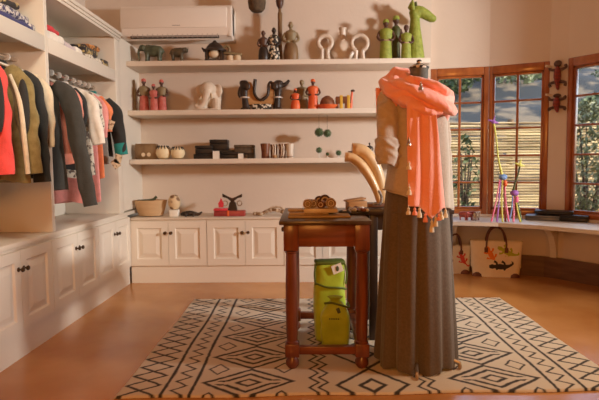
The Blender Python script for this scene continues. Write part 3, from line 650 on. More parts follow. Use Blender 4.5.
# dark side table behind
sd = thing('side_table', 'black wooden side table half hidden behind the mannequin', 'table', (.60, 3.2, 0))
obj('tabletop', MB().box((-.26, -.24, .75), (.24, .28, .785), .005), 'blackwood', sd)
for sx in (-1, 1):
    for sy in (-1, 1): obj('leg', MB().bar((sx * .215, sy * .2, .012), (sx * .215, sy * .2, .75), .046, .046, .004), 'blackwood', sd)
for s in (-1, 1):
    obj('apron', MB().box((-.2, s * .2 - .012, .66), (.2, s * .2 + .012, .75)), 'blackwood', sd); obj('stretcher', MB().box((-.2, s * .2 - .015, .1), (.2, s * .2 + .015, .14)), 'blackwood', sd)
# things on the table
def tcoil(label, px, py, r, m1, m2, Y, d=.05, z0=None, rz=0):
    p = at(px, py, Y=Y); t = thing('bead_coil', label, 'bracelet', (p.x, Y, z0), rz, 'coiled bead rolls on the wicker mat')
    for q, (rr, mm) in enumerate(((.9, 'coill' if 'pale' in label else m2), (.55, 'pearl'), (.2, m2))): obj('coil_ring', MB().torus((0, .002 * q, r), r * rr, r * .125, 26, 8), mm, t)
    obj('core', MB().lathe([(.001, .004), (r * .86, .004), (r * .98, .01), (r * .98, d), (.001, d)], (0, 0, r), 24, mtx=Matrix.Rotation(-pi / 2, 4, 'X')), 'brownskin', t)
    obj('band', MB().lathe([(r * .9, .012), (r, .012), (r, d), (r * .9, d)], (0, 0, r), 28, mtx=Matrix.Rotation(-pi / 2, 4, 'X')), m2, t)
    return t
wm = thing('wicker_mat', 'tan wicker mat with layered edges on the wooden table', 'mat', (at(317, 210, Y=2.72).x, 2.74, TZ))
for x0, x1, y0, y1, z0_, z1_, m in ((-.15, .17, -.12, .17, .001, .0115, 'wicker'), (-.145, .06, -.07, .16, .0125, .022, 'coill'), (-.07, .105, -.085, .12, .023, .046, 'pearl')):
    mb = MB().box((x0, y0, z0_), (x1, y1, z1_), .005)
    obj('mat_layer', mb, m, wm)
zt = TZ + .0465
def coil_at(label, px, r, m1, m2, Y, d, z=zt, rz=0): q = at(px, 200, Y=Y); return tcoil(label, px, at(px, 200, Y=Y).z * 0 + 200, r, m1, m2, Y, d, z, rz)
coil_at('pale grey coil roll at the left on the wicker mat', 307.5, .023, 'coil', 'coill', 2.66, .05)
coil_at('narrow pale coil roll second from the left on the mat', 313.8, .022, 'coill', 'coil', 2.70, .045, rz=.5)
coil_at('small dark coil roll at the back of the mat', 319.5, .027, 'coil', 'brownskin', 2.80, .04)
coil_at('dark red-brown coil roll in the middle of the mat', 320.5, .019, 'cupred', 'cupred', 2.66, .05, rz=-.3)
coil_at('dark coil roll leaning behind the big round coil', 325, .031, 'coil', 'brownskin', 2.78, .04)
coil_at('biggest round coil roll at the right on the mat', 331, .026, 'coil', 'coill', 2.655, .05)
bs = thing('bead_strands', 'flat pale bead strands lying at the left end of the wicker mat', 'necklace', (at(297, 205, Y=2.74).x, 2.76, TZ + .0225))
for k in range(3): obj('strand', MB().tube([(-.045, -.02 + .03 * k, .007), (-.01, -.03 + .03 * k, .008), (.03, -.02 + .025 * k, .007), (.04, -.01 + .025 * k, .007)], .0065, 8, smooth=4), ['coill', 'pearl', 'coil'][k], bs)
jt = thing('jewellery_tray', 'black tray of silver and dark beads behind the wicker mat', 'tray', (at(357, 211, Y=2.9).x, 2.86, TZ))
obj('tray', MB().box((-.055, -.07, .001), (.055, .09, .014), .004), 'blackbox', jt)
for k in range(44):
    x, y = random.uniform(-.05, .05), random.uniform(-.065, .08); r = random.uniform(.007, .014)
    obj('bead', MB().ball((x, y, .014 + r * .8), r, 8), random.choice(['silver', 'silver', 'whiteb', 'ebony', 'cupred']), jt)
nb = tag(obj('bead_bracelet', MB().torus((at(345, 207, Y=2.8).x, 2.80, TZ + .012), .026, .010, 20, 8, 'Z'), 'spots'), 'spotted bead bracelet between the wicker mat and black tray', 'bracelet')
bx = thing('wooden_box', 'plain orange-brown wooden box tilted behind the bead tray', 'box', (at(358, 205, Y=3.1).x - .012, 3.05, TZ), .15)
obj('body', MB().box((-.055, -.03, 0), (.055, .06, .055), .003), 'boxw', bx); obj('lid', MB().box((-.058, -.033, .058), (.058, .063, .068), .003, Matrix.Rotation(radians(-8), 4, 'Y')), 'boxw', bx)
# neck bust
nk = thing('necklace_bust', 'pale curved wooden neck stand leaning left beside the mannequin', 'jewellery stand', (at(377, 207, Y=3.1).x, 3.12, .785))
ox = nk.location.x
def blade(px_pts, Y, wid, thick):
    P = [at(x, y, Y=Y) for x, y in px_pts]; P = [Vector((p.x - ox, Y - 3.12, p.z - .785)) for p in P]
    mb = MB(); n = 24; pts = []
    for i in range(n + 1):
        t = i / n * (len(P) - 1); k = min(int(t), len(P) - 2); u = t - k
        g = lambda q: P[max(0, min(len(P) - 1, q))]
        a, b, c, d = g(k - 1), g(k), g(k + 1), g(k + 2); pts.append(.5 * ((2 * b) + (c - a) * u + (2 * a - 5 * b + 4 * c - d) * u * u + (3 * b - a - 3 * c + d) * u ** 3))
    rings = []
    for i, p in enumerate(pts):
        tg = (pts[min(i + 1, n)] - pts[max(i - 1, 0)]).normalized(); nrm = Vector((-tg.z, 0, tg.x)); s = i / n
        w = wid * (.45 + .55 * min(1, s * 1.6)); th = thick * (.6 + .4 * min(1, s * 2)); w *= 1 if s < .95 else .8
        rings.append([p + nrm * (th * cos(q)) * (1 if abs(cos(q)) < .99 else 1) + Vector((0, w * sin(q), 0)) for q in [2 * pi * j / 16 for j in range(16)]])
    return mb.loft(rings)
obj('neck_board', blade([(380, 203), (376, 190), (369, 176), (361, 165), (352, 158), (345, 157)], 3.10, .05, .030), 'bustw', nk)
obj('neck_board', blade([(384, 203), (381, 186), (376, 170), (369, 158), (361, 151), (352, 150)], 3.13, .055, .042), 'bustw', nk)
obj('groove', blade([(382.5, 204), (378.5, 186), (372, 172), (365, 160), (357, 154), (348, 153)], 3.125, .03, .012), 'bustd', nk, label='dark groove between the two boards')
obj('base', MB().box((-.06, -.05, .0), (.06, .05, .02), .005), 'bustd', nk)
bn = MB().tube([(.005, -.06, .10), (.02, -.068, .06), (.01, -.07, .025), (-.03, -.06, .02)], .008, 8, smooth=4)
tag(obj('bead_strand', bn, 'silver', None, loc=nk.location), 'dark silver bead strand hanging on the foot of the neck stand', 'necklace')

# ================================================================ MANNEQUIN AND ITS CLOTHES
mq = thing('mannequin', 'dress form on a metal stand wearing blouse, skirt and scarf', 'mannequin', (.555, 2.64, 0))
def ell(cx, cy, z, a, b, n=40, fold=0, k=9, ph=0, zl=None, zr=None, e=2.0):
    out = []
    for i in range(n):
        th = 2 * pi * i / n; c, s = cos(th), sin(th)
        f = 1 + fold * (sin(k * th + ph) + .5 * sin((k * 1.7 // 1) * th + 2.1 * ph + 1))
        cc = math.copysign(abs(c) ** (2 / e), c); ss = math.copysign(abs(s) ** (2 / e), s)
        zz = z if zl is None else zl + (zr - zl) * (c + 1) / 2
        out.append((cx + a * cc * f, cy + b * ss * f, zz))
    return out
TR = [(.80, .12, .105), (.9, .115, .10), (1.0, .115, .10), (1.12, .125, .105), (1.25, .13, .105), (1.34, .125, .09), (1.39, .11, .075), (1.42, .07, .06), (1.44, .05, .052)]
obj('torso', MB().loft([ell(.01, 0, z, a, b, 28) for z, a, b in TR]), 'form', mq)
obj('neck', MB().lathe([(.05, 1.435), (.046, 1.46), (.044, 1.50), (.047, 1.515), (.03, 1.53), (.001, 1.533)], (.01, 0, 0), 20), 'form', mq)
obj('neck_cap', MB().lathe([(.048, 1.512), (.05, 1.52), (.03, 1.532), (.012, 1.54), (.012, 1.555), (.001, 1.56)], (.01, 0, 0), 18), 'spots', mq)
obj('pole', MB().cyl((0, 0, .06), (0, 0, .82), .014, n=12), 'steel', mq)
for k, (fx, fy) in enumerate(((-.035, -.215), (.205, -.09), (-.15, .16))):
    ft = obj('foot', MB().tube([(0, 0, .10), (fx * .5, fy * .5, .08), (fx, fy, .045)], [.011, .01, .009], 8), 'steel', mq)
    cs = MB().torus((fx, fy, .030), .011, .007, 14, 8, 'X'); cs.box((fx - .006, fy - .006, .03), (fx + .006, fy + .006, .05), .002)
    obj('caster', cs, 'coill', ft)
# skirt
n = 150; rings = []
for j in range(46):
    s = j / 45; z = .925 - .912 * s
    a = .150 + .040 * min(1, s * 1.05) ** .8; b = .125 + .052 * s; fa = .004 + .10 * s ** .8
    ring = []
    for i in range(n):
        th = 2 * pi * i / n; w = sin(9 * th + .6 + .5 * sin(2 * th)) + .45 * sin(17 * th + 1.3); w = w + .35 * w * abs(w)
        f = 1 + fa * w * (.7 + .3 * sin(3 * th + 1))
        ring.append((.002 + a * cos(th) * f, b * sin(th) * f, z + (.012 * sin(5 * th) * s if s > .9 else 0) + (.008 if s > .98 else 0)))
    rings.append(ring)
sk = obj('long_skirt', MB().loft(rings, cap0=False, cap1=False), 'skirt', loc=(.555, 2.64, 0), solid=.003); tag(sk, 'long charcoal jersey skirt hanging in folds on the mannequin', 'skirt')
sk['group'] = 'clothes on the mannequin'
obj('waist_seam', MB().tube([(x, y, z) for x, y, z in ell(.002, 0, .80, .158, .136, 60)], .003, 6, closed=True), 'skirt', sk)
# blouse
bl = thing('linen_blouse', 'loose beige linen blouse with rolled sleeves under the coral scarf', 'blouse', (.555, 2.62, 0), 0, 'clothes on the mannequin')
rows = [(1.445, -.06, .075, .055), (1.43, -.10, .11, .072), (1.40, -.140, .135, .095), (1.34, -.135, .143, .115), (1.25, -.122, .148, .122), (1.1, -.128, .155, .126), (1.0, -.145, .163, .134), (.94, -.158, .17, .142), (.885, -.166, .176, .147)]
R = []
for k, (z, xl, xr, b) in enumerate(rows):
    dz = .05 * (k / 8) ** 2
    R.append(ell((xl + xr) / 2, 0, z, (xr - xl) / 2, b, 72, .008 + .022 * k / 8, 7, .8 + k * .05, zl=z + dz * .5, zr=z - dz * 1.5, e=2.2))
bdc = MB().loft(R, cap0=False, cap1=False)
for v in bdc.bm.verts: v.co += Vector((v.co.x, v.co.y, 0)).normalized() * (.014 * noise.noise(Vector((v.co.x * 9 + v.co.z * 5, v.co.y * 9, v.co.z * 4))) * min(1, max(0, (1.42 - v.co.z) * 6)))
obj('bodice', bdc, 'khaki', bl, solid=.003, subd=1)
def sleeve(pts, rad, name='sleeve'):
    mb = MB(); mb.tube(pts, rad, 22, smooth=8)
    for v in mb.bm.verts:
        q = noise.noise(v.co * 22) * .010 + noise.noise(Vector((v.co.x * 30, v.co.y * 30, v.co.z * 9))) * .013 + noise.noise(Vector((v.co.x * 12, v.co.y * 12, v.co.z * 26 + v.co.x * 20))) * .014
        v.co += Vector((q, q * .7, 0))
    return obj(name, mb, 'khaki', bl, subd=1)
sl = sleeve([(-.10, 0, 1.41), (-.140, -.015, 1.365), (-.158, -.04, 1.27), (-.164, -.065, 1.17), (-.165, -.075, 1.07)], [.04, .053, .056, .055, .050])
cf = MB().tube([(-.163, -.07, 1.165), (-.164, -.072, 1.15), (-.163, -.076, 1.115), (-.160, -.08, 1.075), (-.157, -.08, 1.045), (-.157, -.08, 1.04)], [.056, .062, .064, .063, .059, .048], 30, smooth=8, flat=(1, .95))
for v in cf.bm.verts:
    q = noise.noise(Vector((v.co.x * 20, v.co.y * 20, v.co.z * 45 + v.co.x * 30))) * .012 + noise.noise(v.co * 30) * .008
    v.co += Vector((v.co.x + .162, v.co.y + .075, .0)).normalized() * q
obj('rolled_cuff', cf, 'khaki', sl, subd=1)
sleeve([(.09, 0, 1.395), (.112, .0, 1.34), (.118, -.02, 1.2), (.122, -.03, 1.05), (.128, -.03, .92)], [.035, .04, .04, .038, .036])
obj('hem_band', MB().tube([p for p in ell(.005, 0, .885, .172, .149, 60, .03, 7, 1.2, zl=.914, zr=.812, e=2.2)], .003, 6, closed=True), 'khaki', bl)
# scarf
sc = thing('coral_scarf', 'coral pink scarf with cream tassels looped round the mannequin neck', 'scarf', (.555, 2.6, 0), 0, 'clothes on the mannequin')
def cowl(u, v):
    ph = 2 * pi * u; th = 2 * pi * v
    rr = .052 * (1 + .22 * sin(3 * th + 2 * ph) + .12 * sin(5 * th - 3 * ph + 1) + .10 * sin(2 * th + 7 * ph))
    R0x, R0y = .128, .115
    rr *= 1 + .20 * noise.noise(Vector((cos(ph) * 2.2, sin(ph) * 2.2, cos(th) * 3.4))) + .10 * noise.noise(Vector((cos(ph) * 3, sin(ph) * 3, sin(th) * 7 + 7)))
    x = cos(ph) * (R0x + rr * cos(th)); y = sin(ph) * (R0y + rr * cos(th) * .85)
    zc = 1.388 - .035 * cos(ph) + .05 * sin(ph) - .018 * cos(2 * ph)
    z = zc + rr * sin(th) * 1.12 + .01 * sin(6 * ph + th)
    return (x - .012, y + .0, z)
mb = MB(); mb.grid(cowl, 120, 49, wrap=True)
bmesh.ops.remove_doubles(mb.bm, verts=mb.bm.verts, dist=1e-5)
obj('loop', mb, 'coral', sc, subd=1)
def strand(pts, rad, ripple=.3, fl=(1, .6)):
    mb = MB(); mb.tube(pts, rad, 30, smooth=10, flat=fl)
    for v in mb.bm.verts:
        v.co += Vector((noise.noise(Vector((v.co.x * 40, v.co.y * 40, v.co.z * 8))), noise.noise(Vector((v.co.x * 38 + 5, v.co.y * 30, v.co.z * 9))), noise.noise(v.co * 16 + Vector((3, 3, 3))))) * .009
    return obj('fold', mb, 'coral', sc, subd=1)
# strand crossing the chest in front, from the left shoulder down to the right
strand([(-.145, .0, 1.425), (-.11, -.08, 1.425), (-.03, -.145, 1.375), (.06, -.165, 1.325), (.118, -.12, 1.30), (.14, -.03, 1.33)], [.026, .038, .044, .046, .044, .032])
strand([(-.165, .02, 1.40), (-.13, -.07, 1.385), (-.07, -.14, 1.33), (0, -.165, 1.29), (.07, -.16, 1.285)], [.026, .034, .038, .036, .026])
strand([(-.05, -.11, 1.44), (.04, -.13, 1.41), (.10, -.10, 1.385), (.145, -.01, 1.385)], [.02, .03, .034, .03])
def tail(u, v):
    xl = -.090 + .006 * v; xr = .035 + .058 * v
    x = xl + (xr - xl) * u; zb = .845 - .012 * u + (-.055 * max(0, 1 - abs(u - .62) / .3) if v > .9 else 0) * (v - .9) / .1
    z = 1.33 + (zb - 1.33) * v
    y = -.168 - .010 * sin(u * 8 + 1.5 * v) - .004 * sin(u * 19 + 4 * v) - .012 * sin(pi * u) + .006 * sin(v * 5 + u * 4)
    return (x, y, z)
mb = MB(); mb.grid(tail, 50, 60); tl = obj('tail', mb, 'coral', sc, solid=.004)
def tailb(u, v):
    x = -.205 + .05 * u + .012 * v; z = 1.42 - .36 * v; y = .02 + .08 * u + .01 * sin(u * 14 + v * 2); return (x - .006 * sin(u * 9), y, z)
mb = MB(); mb.grid(tailb, 24, 40); obj('tail', mb, 'coral', sc, solid=.004)
def tassel(x, y, z, L, m='tassel', r=.011):
    mb = MB().lathe([(.002, L * .25), (.002, 0), (r * .5, -.003), (r * .65, -.008), (r * .45, -.014), (r, -L * .65), (r * 1.1, -L), (.001, -L * .96)], (x, y, z), 12)
    obj('tassel', mb, m, sc, label='cream thread tassel' if m == 'tassel' else None)
for u, v, L, m in ((.0, 1, .034, 'tassel'), (.16, 1, .034, 'coraltas'), (.3, 1, .045, 'tassel'), (.46, 1, .04, 'coraltas'), (.62, 1, .055, 'tassel'), (.72, 1, .045, 'tassel'), (.8, 1, .03, 'coraltas'), (.86, 1, .036, 'tassel'), (1, 1, .04, 'tassel'), (.02, .57, .034, 'tassel'), (.02, .8, .04, 'tassel'), (.03, .35, .03, 'silver')):
    x, y, z = tail(u, v); tassel(x, y - .012, z - .004, L, m)
tassel(-.035, -.21, 1.405, .03, 'silver')

# ================================================================ GREEN BAGS
def drybag(label, loc, w, d, h, rz, top='roll'):
    t = thing('drawstring_bag', label, 'bag', loc, rz, 'lime green bags under the table'); R = []
    for j in range(22):
        s = j / 21; z = h * s
        k = 1 + .05 * sin(pi * s); kd = (1 - .1 * s) if top == 'roll' else (1 if s < .7 else 1 - .65 * ((s - .7) / .3) ** 1.2); kw = 1 if top == 'roll' else (1 if s < .7 else 1 - .55 * ((s - .7) / .3) ** 1.2)
        R.append([(x + .006 * noise.noise(Vector((x * 18, y * 18, z * 18))), y + .008 * noise.noise(Vector((x * 14 + 3, y * 14, z * 16))), z) for x, y, z in ell(0, 0, z, w * k * kw, d * k * kd, 44, e=4)])
    obj('body', MB().loft(R), 'green', t, subd=1); return t
g1 = drybag('tall lime green bag under the wooden table', (.128, 2.99, .014), .086, .062, .46, .12)
obj('rolled_top', MB().box((-.086, -.052, .452), (.088, .045, .475), .012), 'greend', g1, label='dark olive rolled top edge')
obj('strap', MB().tube([(-.087, -.05, .35), (-.03, -.068, .33), (.04, -.07, .325), (.09, -.04, .31)], .006, 8, smooth=4), 'greend', g1)
for s in (-1, 1): obj('strap', MB().tube([(s * .08, -.04, .47), (s * .093, -.045, .41), (s * .088, -.05, .34)], .005, 8, smooth=4), 'greend', g1)
tg = obj('tag', MB().box((-.03, -.004, -.025), (.03, -.001, .025), 0, Matrix.Translation((.035, -.066, .435)) @ Matrix.Rotation(-.35, 4, 'Y')), 'paper', g1, label='white printed paper tag')
obj('print', MB().ball((.035, -.0715, .435), (.010, .0015, .016), 10), 'ink', tg)
g2 = drybag('smaller lime green bag with a gathered neck, in front of the tall one', (.155, 2.865, .014), .078, .052, .265, -.05, 'tie')
obj('gathered_neck', MB().lathe([(.03, .245), (.022, .26), (.03, .275), (.045, .29), (.02, .295)], n=16, sy=.6), 'green', g2)
obj('drawcord', MB().tube([(-.06, -.02, .255), (-.02, -.035, .262), (.03, -.035, .25), (.075, -.015, .235), (.07, .02, .25)], .006, 8, smooth=4), 'greend', g2)
obj('toggle', MB().cyl((.012, -.045, .235), (.022, -.045, .21), .010, n=10), 'ink', g2)
pr = MB()
for k in range(5): pr.box((-.035 + k * .012, -.0575, .175), (-.027 + k * .012, -.054, .181))
obj('print', pr, 'ink', g2)

# ================================================================ RUG
Wd, yb = 2.345, 3.93
def tri(x): x = x % 1; return 4 * abs(x - .5) - 1
def ln(d, w): return max(0, min(1, (w - abs(d)) / .005 + .5))
def patt(u, v):
    p = 0
    e = u if u < Wd / 2 else Wd - u
    p = max(p, ln(e - .205, .008), ln(e - .335, .008))
    p = max(p, ln((e - .27) - .03 * tri(v / .10), .009))
    p = max(p, ln((e - .095) - .078 * tri(v / .22), .0125), ln((e - .095) + .078 * tri(v / .22), .0125))
    for c in (.585, Wd - .585):
        s = ((v / .33 + .1) % 1 - .5) * 2; d = abs(u - c) / .222 + abs(s)
        p = max(p, ln((d - .95) * .12, .0085), ln((d - .60) * .12, .0085) if abs(s) > .1 else 0, ln((d - .24) * .12, .0075))
        if .60 < d < .78 and abs(abs(s) - .12) < .06: p = max(p, ln((abs(s) - .12) * .16, .0075))
        s2 = ((v / .33 + .6) % 1 - .5) * 2; d2 = abs(abs(u - c) - .165) / .058 + abs(s2) * 2.3
        p = max(p, ln((d2 - .85) * .06, .007))
    for c in (.92, Wd - .92):
        p = max(p, ln((abs(u - c) - .022) - .016 * tri(v / .085) * (1 if u > c else -1), .007) if False else ln((u - c - .022) - .022 * tri(v / .11), .008), ln((u - c + .022) - .022 * tri(v / .11), .008))
    s = ((v / .40 + .3) % 1 - .5) * 2; d = abs(u - Wd / 2) / .17 + abs(s)
    p = max(p, ln((d - .98) * .11, .008), ln((d - .34) * .10, .008))
    return p
nu, nv = 470, 345
rm = bpy.data.meshes.new('rug'); vv, ff, pa = [], [], []
for j in range(nv):
    for i in range(nu):
        u = Wd * i / (nu - 1); y0 = 2.25 + .075 * u / Wd + .006 * sin(u * 9); L = yb - y0; v = L * j / (nv - 1)
        edge = min(u, Wd - u, v, L - v)
        z = .013 if edge > .004 else .002
        vv.append((u - Wd / 2 + .004 * sin(v * 7) , y0 + v, z + .0012 * noise.noise(Vector((u * 60, v * 60, 0)))))
        pa.append(patt(u + .003 * noise.noise(Vector((u * 30, v * 30, 1))), v + .004 * noise.noise(Vector((u * 25, v * 25, 4)))))
for j in range(nv - 1):
    for i in range(nu - 1): k = j * nu + i; ff.append((k, k + 1, k + nu + 1, k + nu))
rm.from_pydata(vv, [], ff); at_ = rm.attributes.new('weave', 'FLOAT', 'POINT'); at_.data.foreach_set('value', pa)
for p in rm.polygons: p.use_smooth = True
rmat = bpy.data.materials.new('woven_rug'); rmat.use_nodes = True; nt = rmat.node_tree; b = nt.nodes['Principled BSDF']; b.inputs['Roughness'].default_value = .95
an = nt.nodes.new('ShaderNodeAttribute'); an.attribute_name = 'weave'
mx = nt.nodes.new('ShaderNodeMix'); mx.data_type = 'RGBA'; mx.inputs[6].default_value = (.66, .56, .43, 1); mx.inputs[7].default_value = (.045, .036, .029, 1)
nt.links.new(an.outputs['Fac'], mx.inputs[0]); nt.links.new(mx.outputs[2], b.inputs['Base Color'])
tc = nt.nodes.new('ShaderNodeTexCoord'); n1 = nt.nodes.new('ShaderNodeTexNoise'); n1.inputs['Scale'].default_value = 160; nt.links.new(tc.outputs['Object'], n1.inputs['Vector'])
bp = nt.nodes.new('ShaderNodeBump'); bp.inputs['Strength'].default_value = .5; bp.inputs['Distance'].default_value = .004; nt.links.new(n1.outputs['Fac'], bp.inputs['Height']); nt.links.new(bp.outputs[0], b.inputs['Normal'])
rm.materials.append(rmat)
rg = bpy.data.objects.new('rug', rm); COL.objects.link(rg); rg.location = (.30, 0, 0)
tag(rg, 'cream woven rug with black diamonds and zigzag borders on the floor', 'rug')

# ================================================================ HANGING CLOTHES
XR = -1.75; ZR = 1.685
def hanger(y, label, w=.19):
    t = thing('clothes_hanger', label, 'hanger', (XR, y, ZR), 0, 'pale hangers on the rails')
    obj('hook', MB().tube([(.012, 0, -.004), (.014, 0, .012), (0, 0, .018), (-.014, 0, .010), (-.012, 0, -.015), (0, 0, -.03), (0, 0, -.055)], .0035, 8, smooth=4), 'chrome', t)
    obj('shoulder_bar', MB().tube([(-w, 0, -.115), (-w * .6, 0, -.085), (0, 0, -.055), (w * .6, 0, -.085), (w, 0, -.115)], [.008, .011, .012, .011, .008], 10, smooth=4, flat=(1.3, .8)), 'hangw', t)
    obj('rail_clip', MB().lathe([(.013, -.006), (.022, -.005), (.022, .005), (.013, .006)], n=14, mtx=Matrix.Rotation(pi / 2, 4, 'X')), 'hangw', t, label='white round size marker on the rail')
def garment(name, label, y, m, L, w=.2, hem=.22, th=.026, sl=None, cuff=None, cat='garment', fold=.02, ang=0, collar=None, panel=None, tagz=None, seed=0):
    t = thing(name, label, cat, (XR, y, ZR), ang, 'clothes on the wardrobe rails'); rnd = random.Random(seed); ph = rnd.uniform(0, 6)
    z0 = -.06; R = []; N = 26
    for j in range(N + 1):
        s = j / N; z = z0 - s * (L - .06)
        if s < .12: a = .055 + (w - .055) * (s / .12) ** .7
        else: a = w * .93 + (hem - w * .93) * (s - .12) / .88
        tt = th * (.6 + .6 * min(1, s * 3)); ring = []
        for i in range(48):
            q = 2 * pi * i / 48; x = a * math.copysign(abs(cos(q)) ** .8, cos(q)); yy = tt * sin(q)
            yy += fold * s * sin(x * 34 + ph + s * 1.5) * .6; zz = z - (.05 * (abs(x) / w) ** 1.2 if s < .15 else .05 * (1 - s) * (abs(x) / max(a, .01)))
            ring.append((x, yy, zz + .012 * s * sin(x * 22 + ph)))
        R.append(ring)
    bd = obj('body', MB().loft(R), m, t)
    if collar: obj('collar', MB().torus((0, 0, z0 + .002), .05, .014, 20, 8, 'Z', sx=1.1, sz=.55), collar, t)
    if sl:
        for s, dx, ln_ in sl:
            pts = [(s * (w - .035), 0, -.135), (s * (w + .02 + dx * .25), -.008, -.22), (s * (w + .02 + dx * .6), -.015, -.14 - ln_ * .55), (s * (w + .01 + dx), -.02, -.13 - ln_)]
            mb = MB(); mb.tube(pts, [.05, .064, .054, .046], 20, smooth=7, flat=(.55, 1))
            for v in mb.bm.verts:
                q = noise.noise(Vector((v.co.x * 14 + seed, v.co.z * 13 + v.co.x * 18, v.co.y * 8)))
                v.co += Vector((.010 * q, .022 * noise.noise(Vector((v.co.x * 20 + seed, v.co.z * 9, 3))), 0))
            so = obj('sleeve', mb, m, t)
            if cuff:
                p, q = Vector(pts[-2]), Vector(pts[-1]); d = (q - p).normalized()
                obj('cuff', MB().tube([q - d * .085, q + d * .006], [.053, .052], 20, flat=(.6, 1)), cuff, so, label='contrasting cuff')
    if panel: obj('front_panel', MB().box((panel[0], -th - .022, panel[1]), (panel[2], -th - .012, panel[3]), .004), panel[4], t)
    if tagz:
        for x, z, a in tagz:
            obj('price_tag', MB().box((-.028, -.001, -.035), (.028, .001, .035), 0, Matrix.Translation((x, -.05, z)) @ Matrix.Rotation(a, 4, 'Y')), 'pic', t, label='printed paper swing tag')
    return t
# near bay
G = [('jacket', 'coral and black jacket at the left picture edge', 2.57, 'c_coral', .66, dict(sl=[(1, .06, .55)], cat='jacket', seed=1, w=.19)),
     ('coat', 'olive green coat hanging between coral and black jackets', 2.80, 'c_olive', .72, dict(sl=[(1, .085, .55)], cat='coat', seed=2, w=.19, hem=.26, th=.034)),
     ('jacket', 'black jacket in the near wardrobe bay next to the dividing panel', 2.95, 'c_black', .70, dict(sl=[(1, .07, .60)], cat='jacket', seed=3, w=.175, hem=.2, collar='c_black')),
     ('blouse', 'cream blouse behind the black jacket against the dividing panel', 3.07, 'c_cream', .60, dict(sl=[(1, .05, .4)], cat='blouse', seed=4, w=.17, hem=.19)),
     ('trousers', 'grey folded trousers showing below the coats in the near bay', 2.72, 'c_grey', .76, dict(cat='trousers', seed=5, w=.11, hem=.13, th=.02)),
     # far bay
     ('jacket', 'long charcoal jacket with a swinging sleeve in the far wardrobe bay', 3.36, 'c_char', .80, dict(sl=[(1, .17, .77), (-1, .02, .6)], cat='jacket', seed=6, w=.17, hem=.2, th=.04, collar='c_char')),
     ('cardigan', 'salmon cardigan just behind the charcoal jacket', 3.50, 'c_salmon', .62, dict(sl=[(1, .03, .42)], cat='cardigan', seed=7, w=.165, hem=.19)),
     ('top', 'black top between the salmon cardigan and white shirt', 3.60, 'c_black', .66, dict(sl=[(1, .0, .36)], cat='top', seed=8, w=.165, hem=.19)),
     ('shirt', 'plain white shirt in the middle of the far bay', 3.71, 'c_white', .66, dict(sl=[(1, .10, .36)], cat='shirt', seed=9, w=.17, hem=.2, collar='c_white')),
     ('shirt', 'white shirt with small dark print beside the plain white one', 3.82, 'c_print', .72, dict(sl=[(1, .05, .26)], cat='shirt', seed=10, w=.17, hem=.2)),
     ('dress', 'long pink dress in the far wardrobe bay', 3.94, 'c_pink', .92, dict(sl=[(1, .03, .3)], cat='dress', seed=11, w=.165, hem=.185)),
     ('tunic', 'orange tunic hanging right behind the pink dress', 4.04, 'c_orange', .74, dict(sl=[(1, .03, .25)], cat='tunic', seed=12, w=.165, hem=.18, tagz=[(.25, -.33, .4)])),
     ('top', 'grey top between the orange tunic and teal cuffed jacket', 4.13, 'c_grey', .62, dict(cat='top', seed=13, w=.165, hem=.18, tagz=[(.25, -.63, -.6), (.27, -.59, .3)])),
     ('jacket', 'black jacket with teal cuffs at the far end of the rail', 4.21, 'c_black', .56, dict(sl=[(1, .085, .42)], cuff='c_teal', cat='jacket', seed=14, w=.165, hem=.18, collar='c_teal'))]
for nme, lab, y, m, L, kw in G:
    gt = garment(nme, lab, y, m, L, **kw)
    if 'olive' in lab: obj('lining_edge', MB().tube([(.20, -.055, -.16), (.255, -.075, -.30), (.275, -.082, -.50), (.285, -.08, -.68)], [.008, .012, .013, .012], 8, smooth=5), 'c_cream', gt, label='pale lining edge')
    if 'coral and black' in lab: obj('sleeve_panel', MB().ball((.262, -.052, -.33), (.03, .022, .15), 14), 'c_black', gt, label='black inset panel')
    hanger(y, 'pale hanger carrying the ' + lab.split(' hanging')[0].split(' in the')[0].split(' at the')[0].split(' just')[0].split(' between')[0].split(' behind')[0].split(' showing')[0].split(' beside')[0].split(' right')[0].split(' next')[0], kw.get('w', .2) - .01)
# folded clothes on the wardrobe shelf
def folded(label, y, z, w, d, h, m, x=-1.69, rz=0, seed=0):
    mb = MB(); mb.box((-d / 2, -w / 2, 0), (d / 2, w / 2, h), min(.4 * h, .018), seg=4)
    bmesh.ops.subdivide_edges(mb.bm, edges=[e for e in mb.bm.edges if e.calc_length() > .05], cuts=7, use_grid_fill=True)
    for v in mb.bm.verts:
        nz = noise.noise(v.co * 14 + Vector((seed, seed * 2, 0)))
        v.co += Vector((nz * .014, noise.noise(v.co * 15 + Vector((0, seed, 3))) * .014, nz * .008 * (1 if v.co.z > h * .4 else 0)))
    o = obj('folded_garment', mb, m, None, loc=(x, y, z + .002), angle=60); o.rotation_euler = (0, 0, rz)
    return tag(o, label, 'folded clothing', 'folded clothes on the wardrobe shelf')
zs = 1.828
folded('navy folded cloth at the bottom of the left printed stack', 2.92, zs, .34, .2, .028, 'c_navy', seed=1)
folded('blue and white printed folded cloth on the navy one', 2.91, zs + .03, .32, .19, .05, 'c_bluep', seed=2, rz=.05)
folded('dark floral folded cloth on top of the left printed stack', 2.82, zs + .082, .27, .18, .04, 'c_darkp', seed=3, rz=-.08)
folded('pale lilac folded cloth nearer the left picture edge on the shelf', 2.70, zs, .12, .18, .075, 'c_lilac', seed=13)
folded('blue and white printed folded cloth near the dividing panel', 3.10, zs, .08, .17, .05, 'c_bluep', seed=12)
folded('white folded cloth under the red one', 3.35, zs, .24, .2, .055, 'c_white', seed=4)
folded('red folded cloth on the white one', 3.33, zs + .057, .22, .19, .035, 'c_red', seed=5, rz=.06)
folded('pale lilac folded cloth right of the white and red pair', 3.58, zs, .18, .19, .045, 'c_lilac', seed=6)
folded('white folded cloth right of the lilac one', 3.74, zs, .12, .18, .05, 'c_white', seed=7)
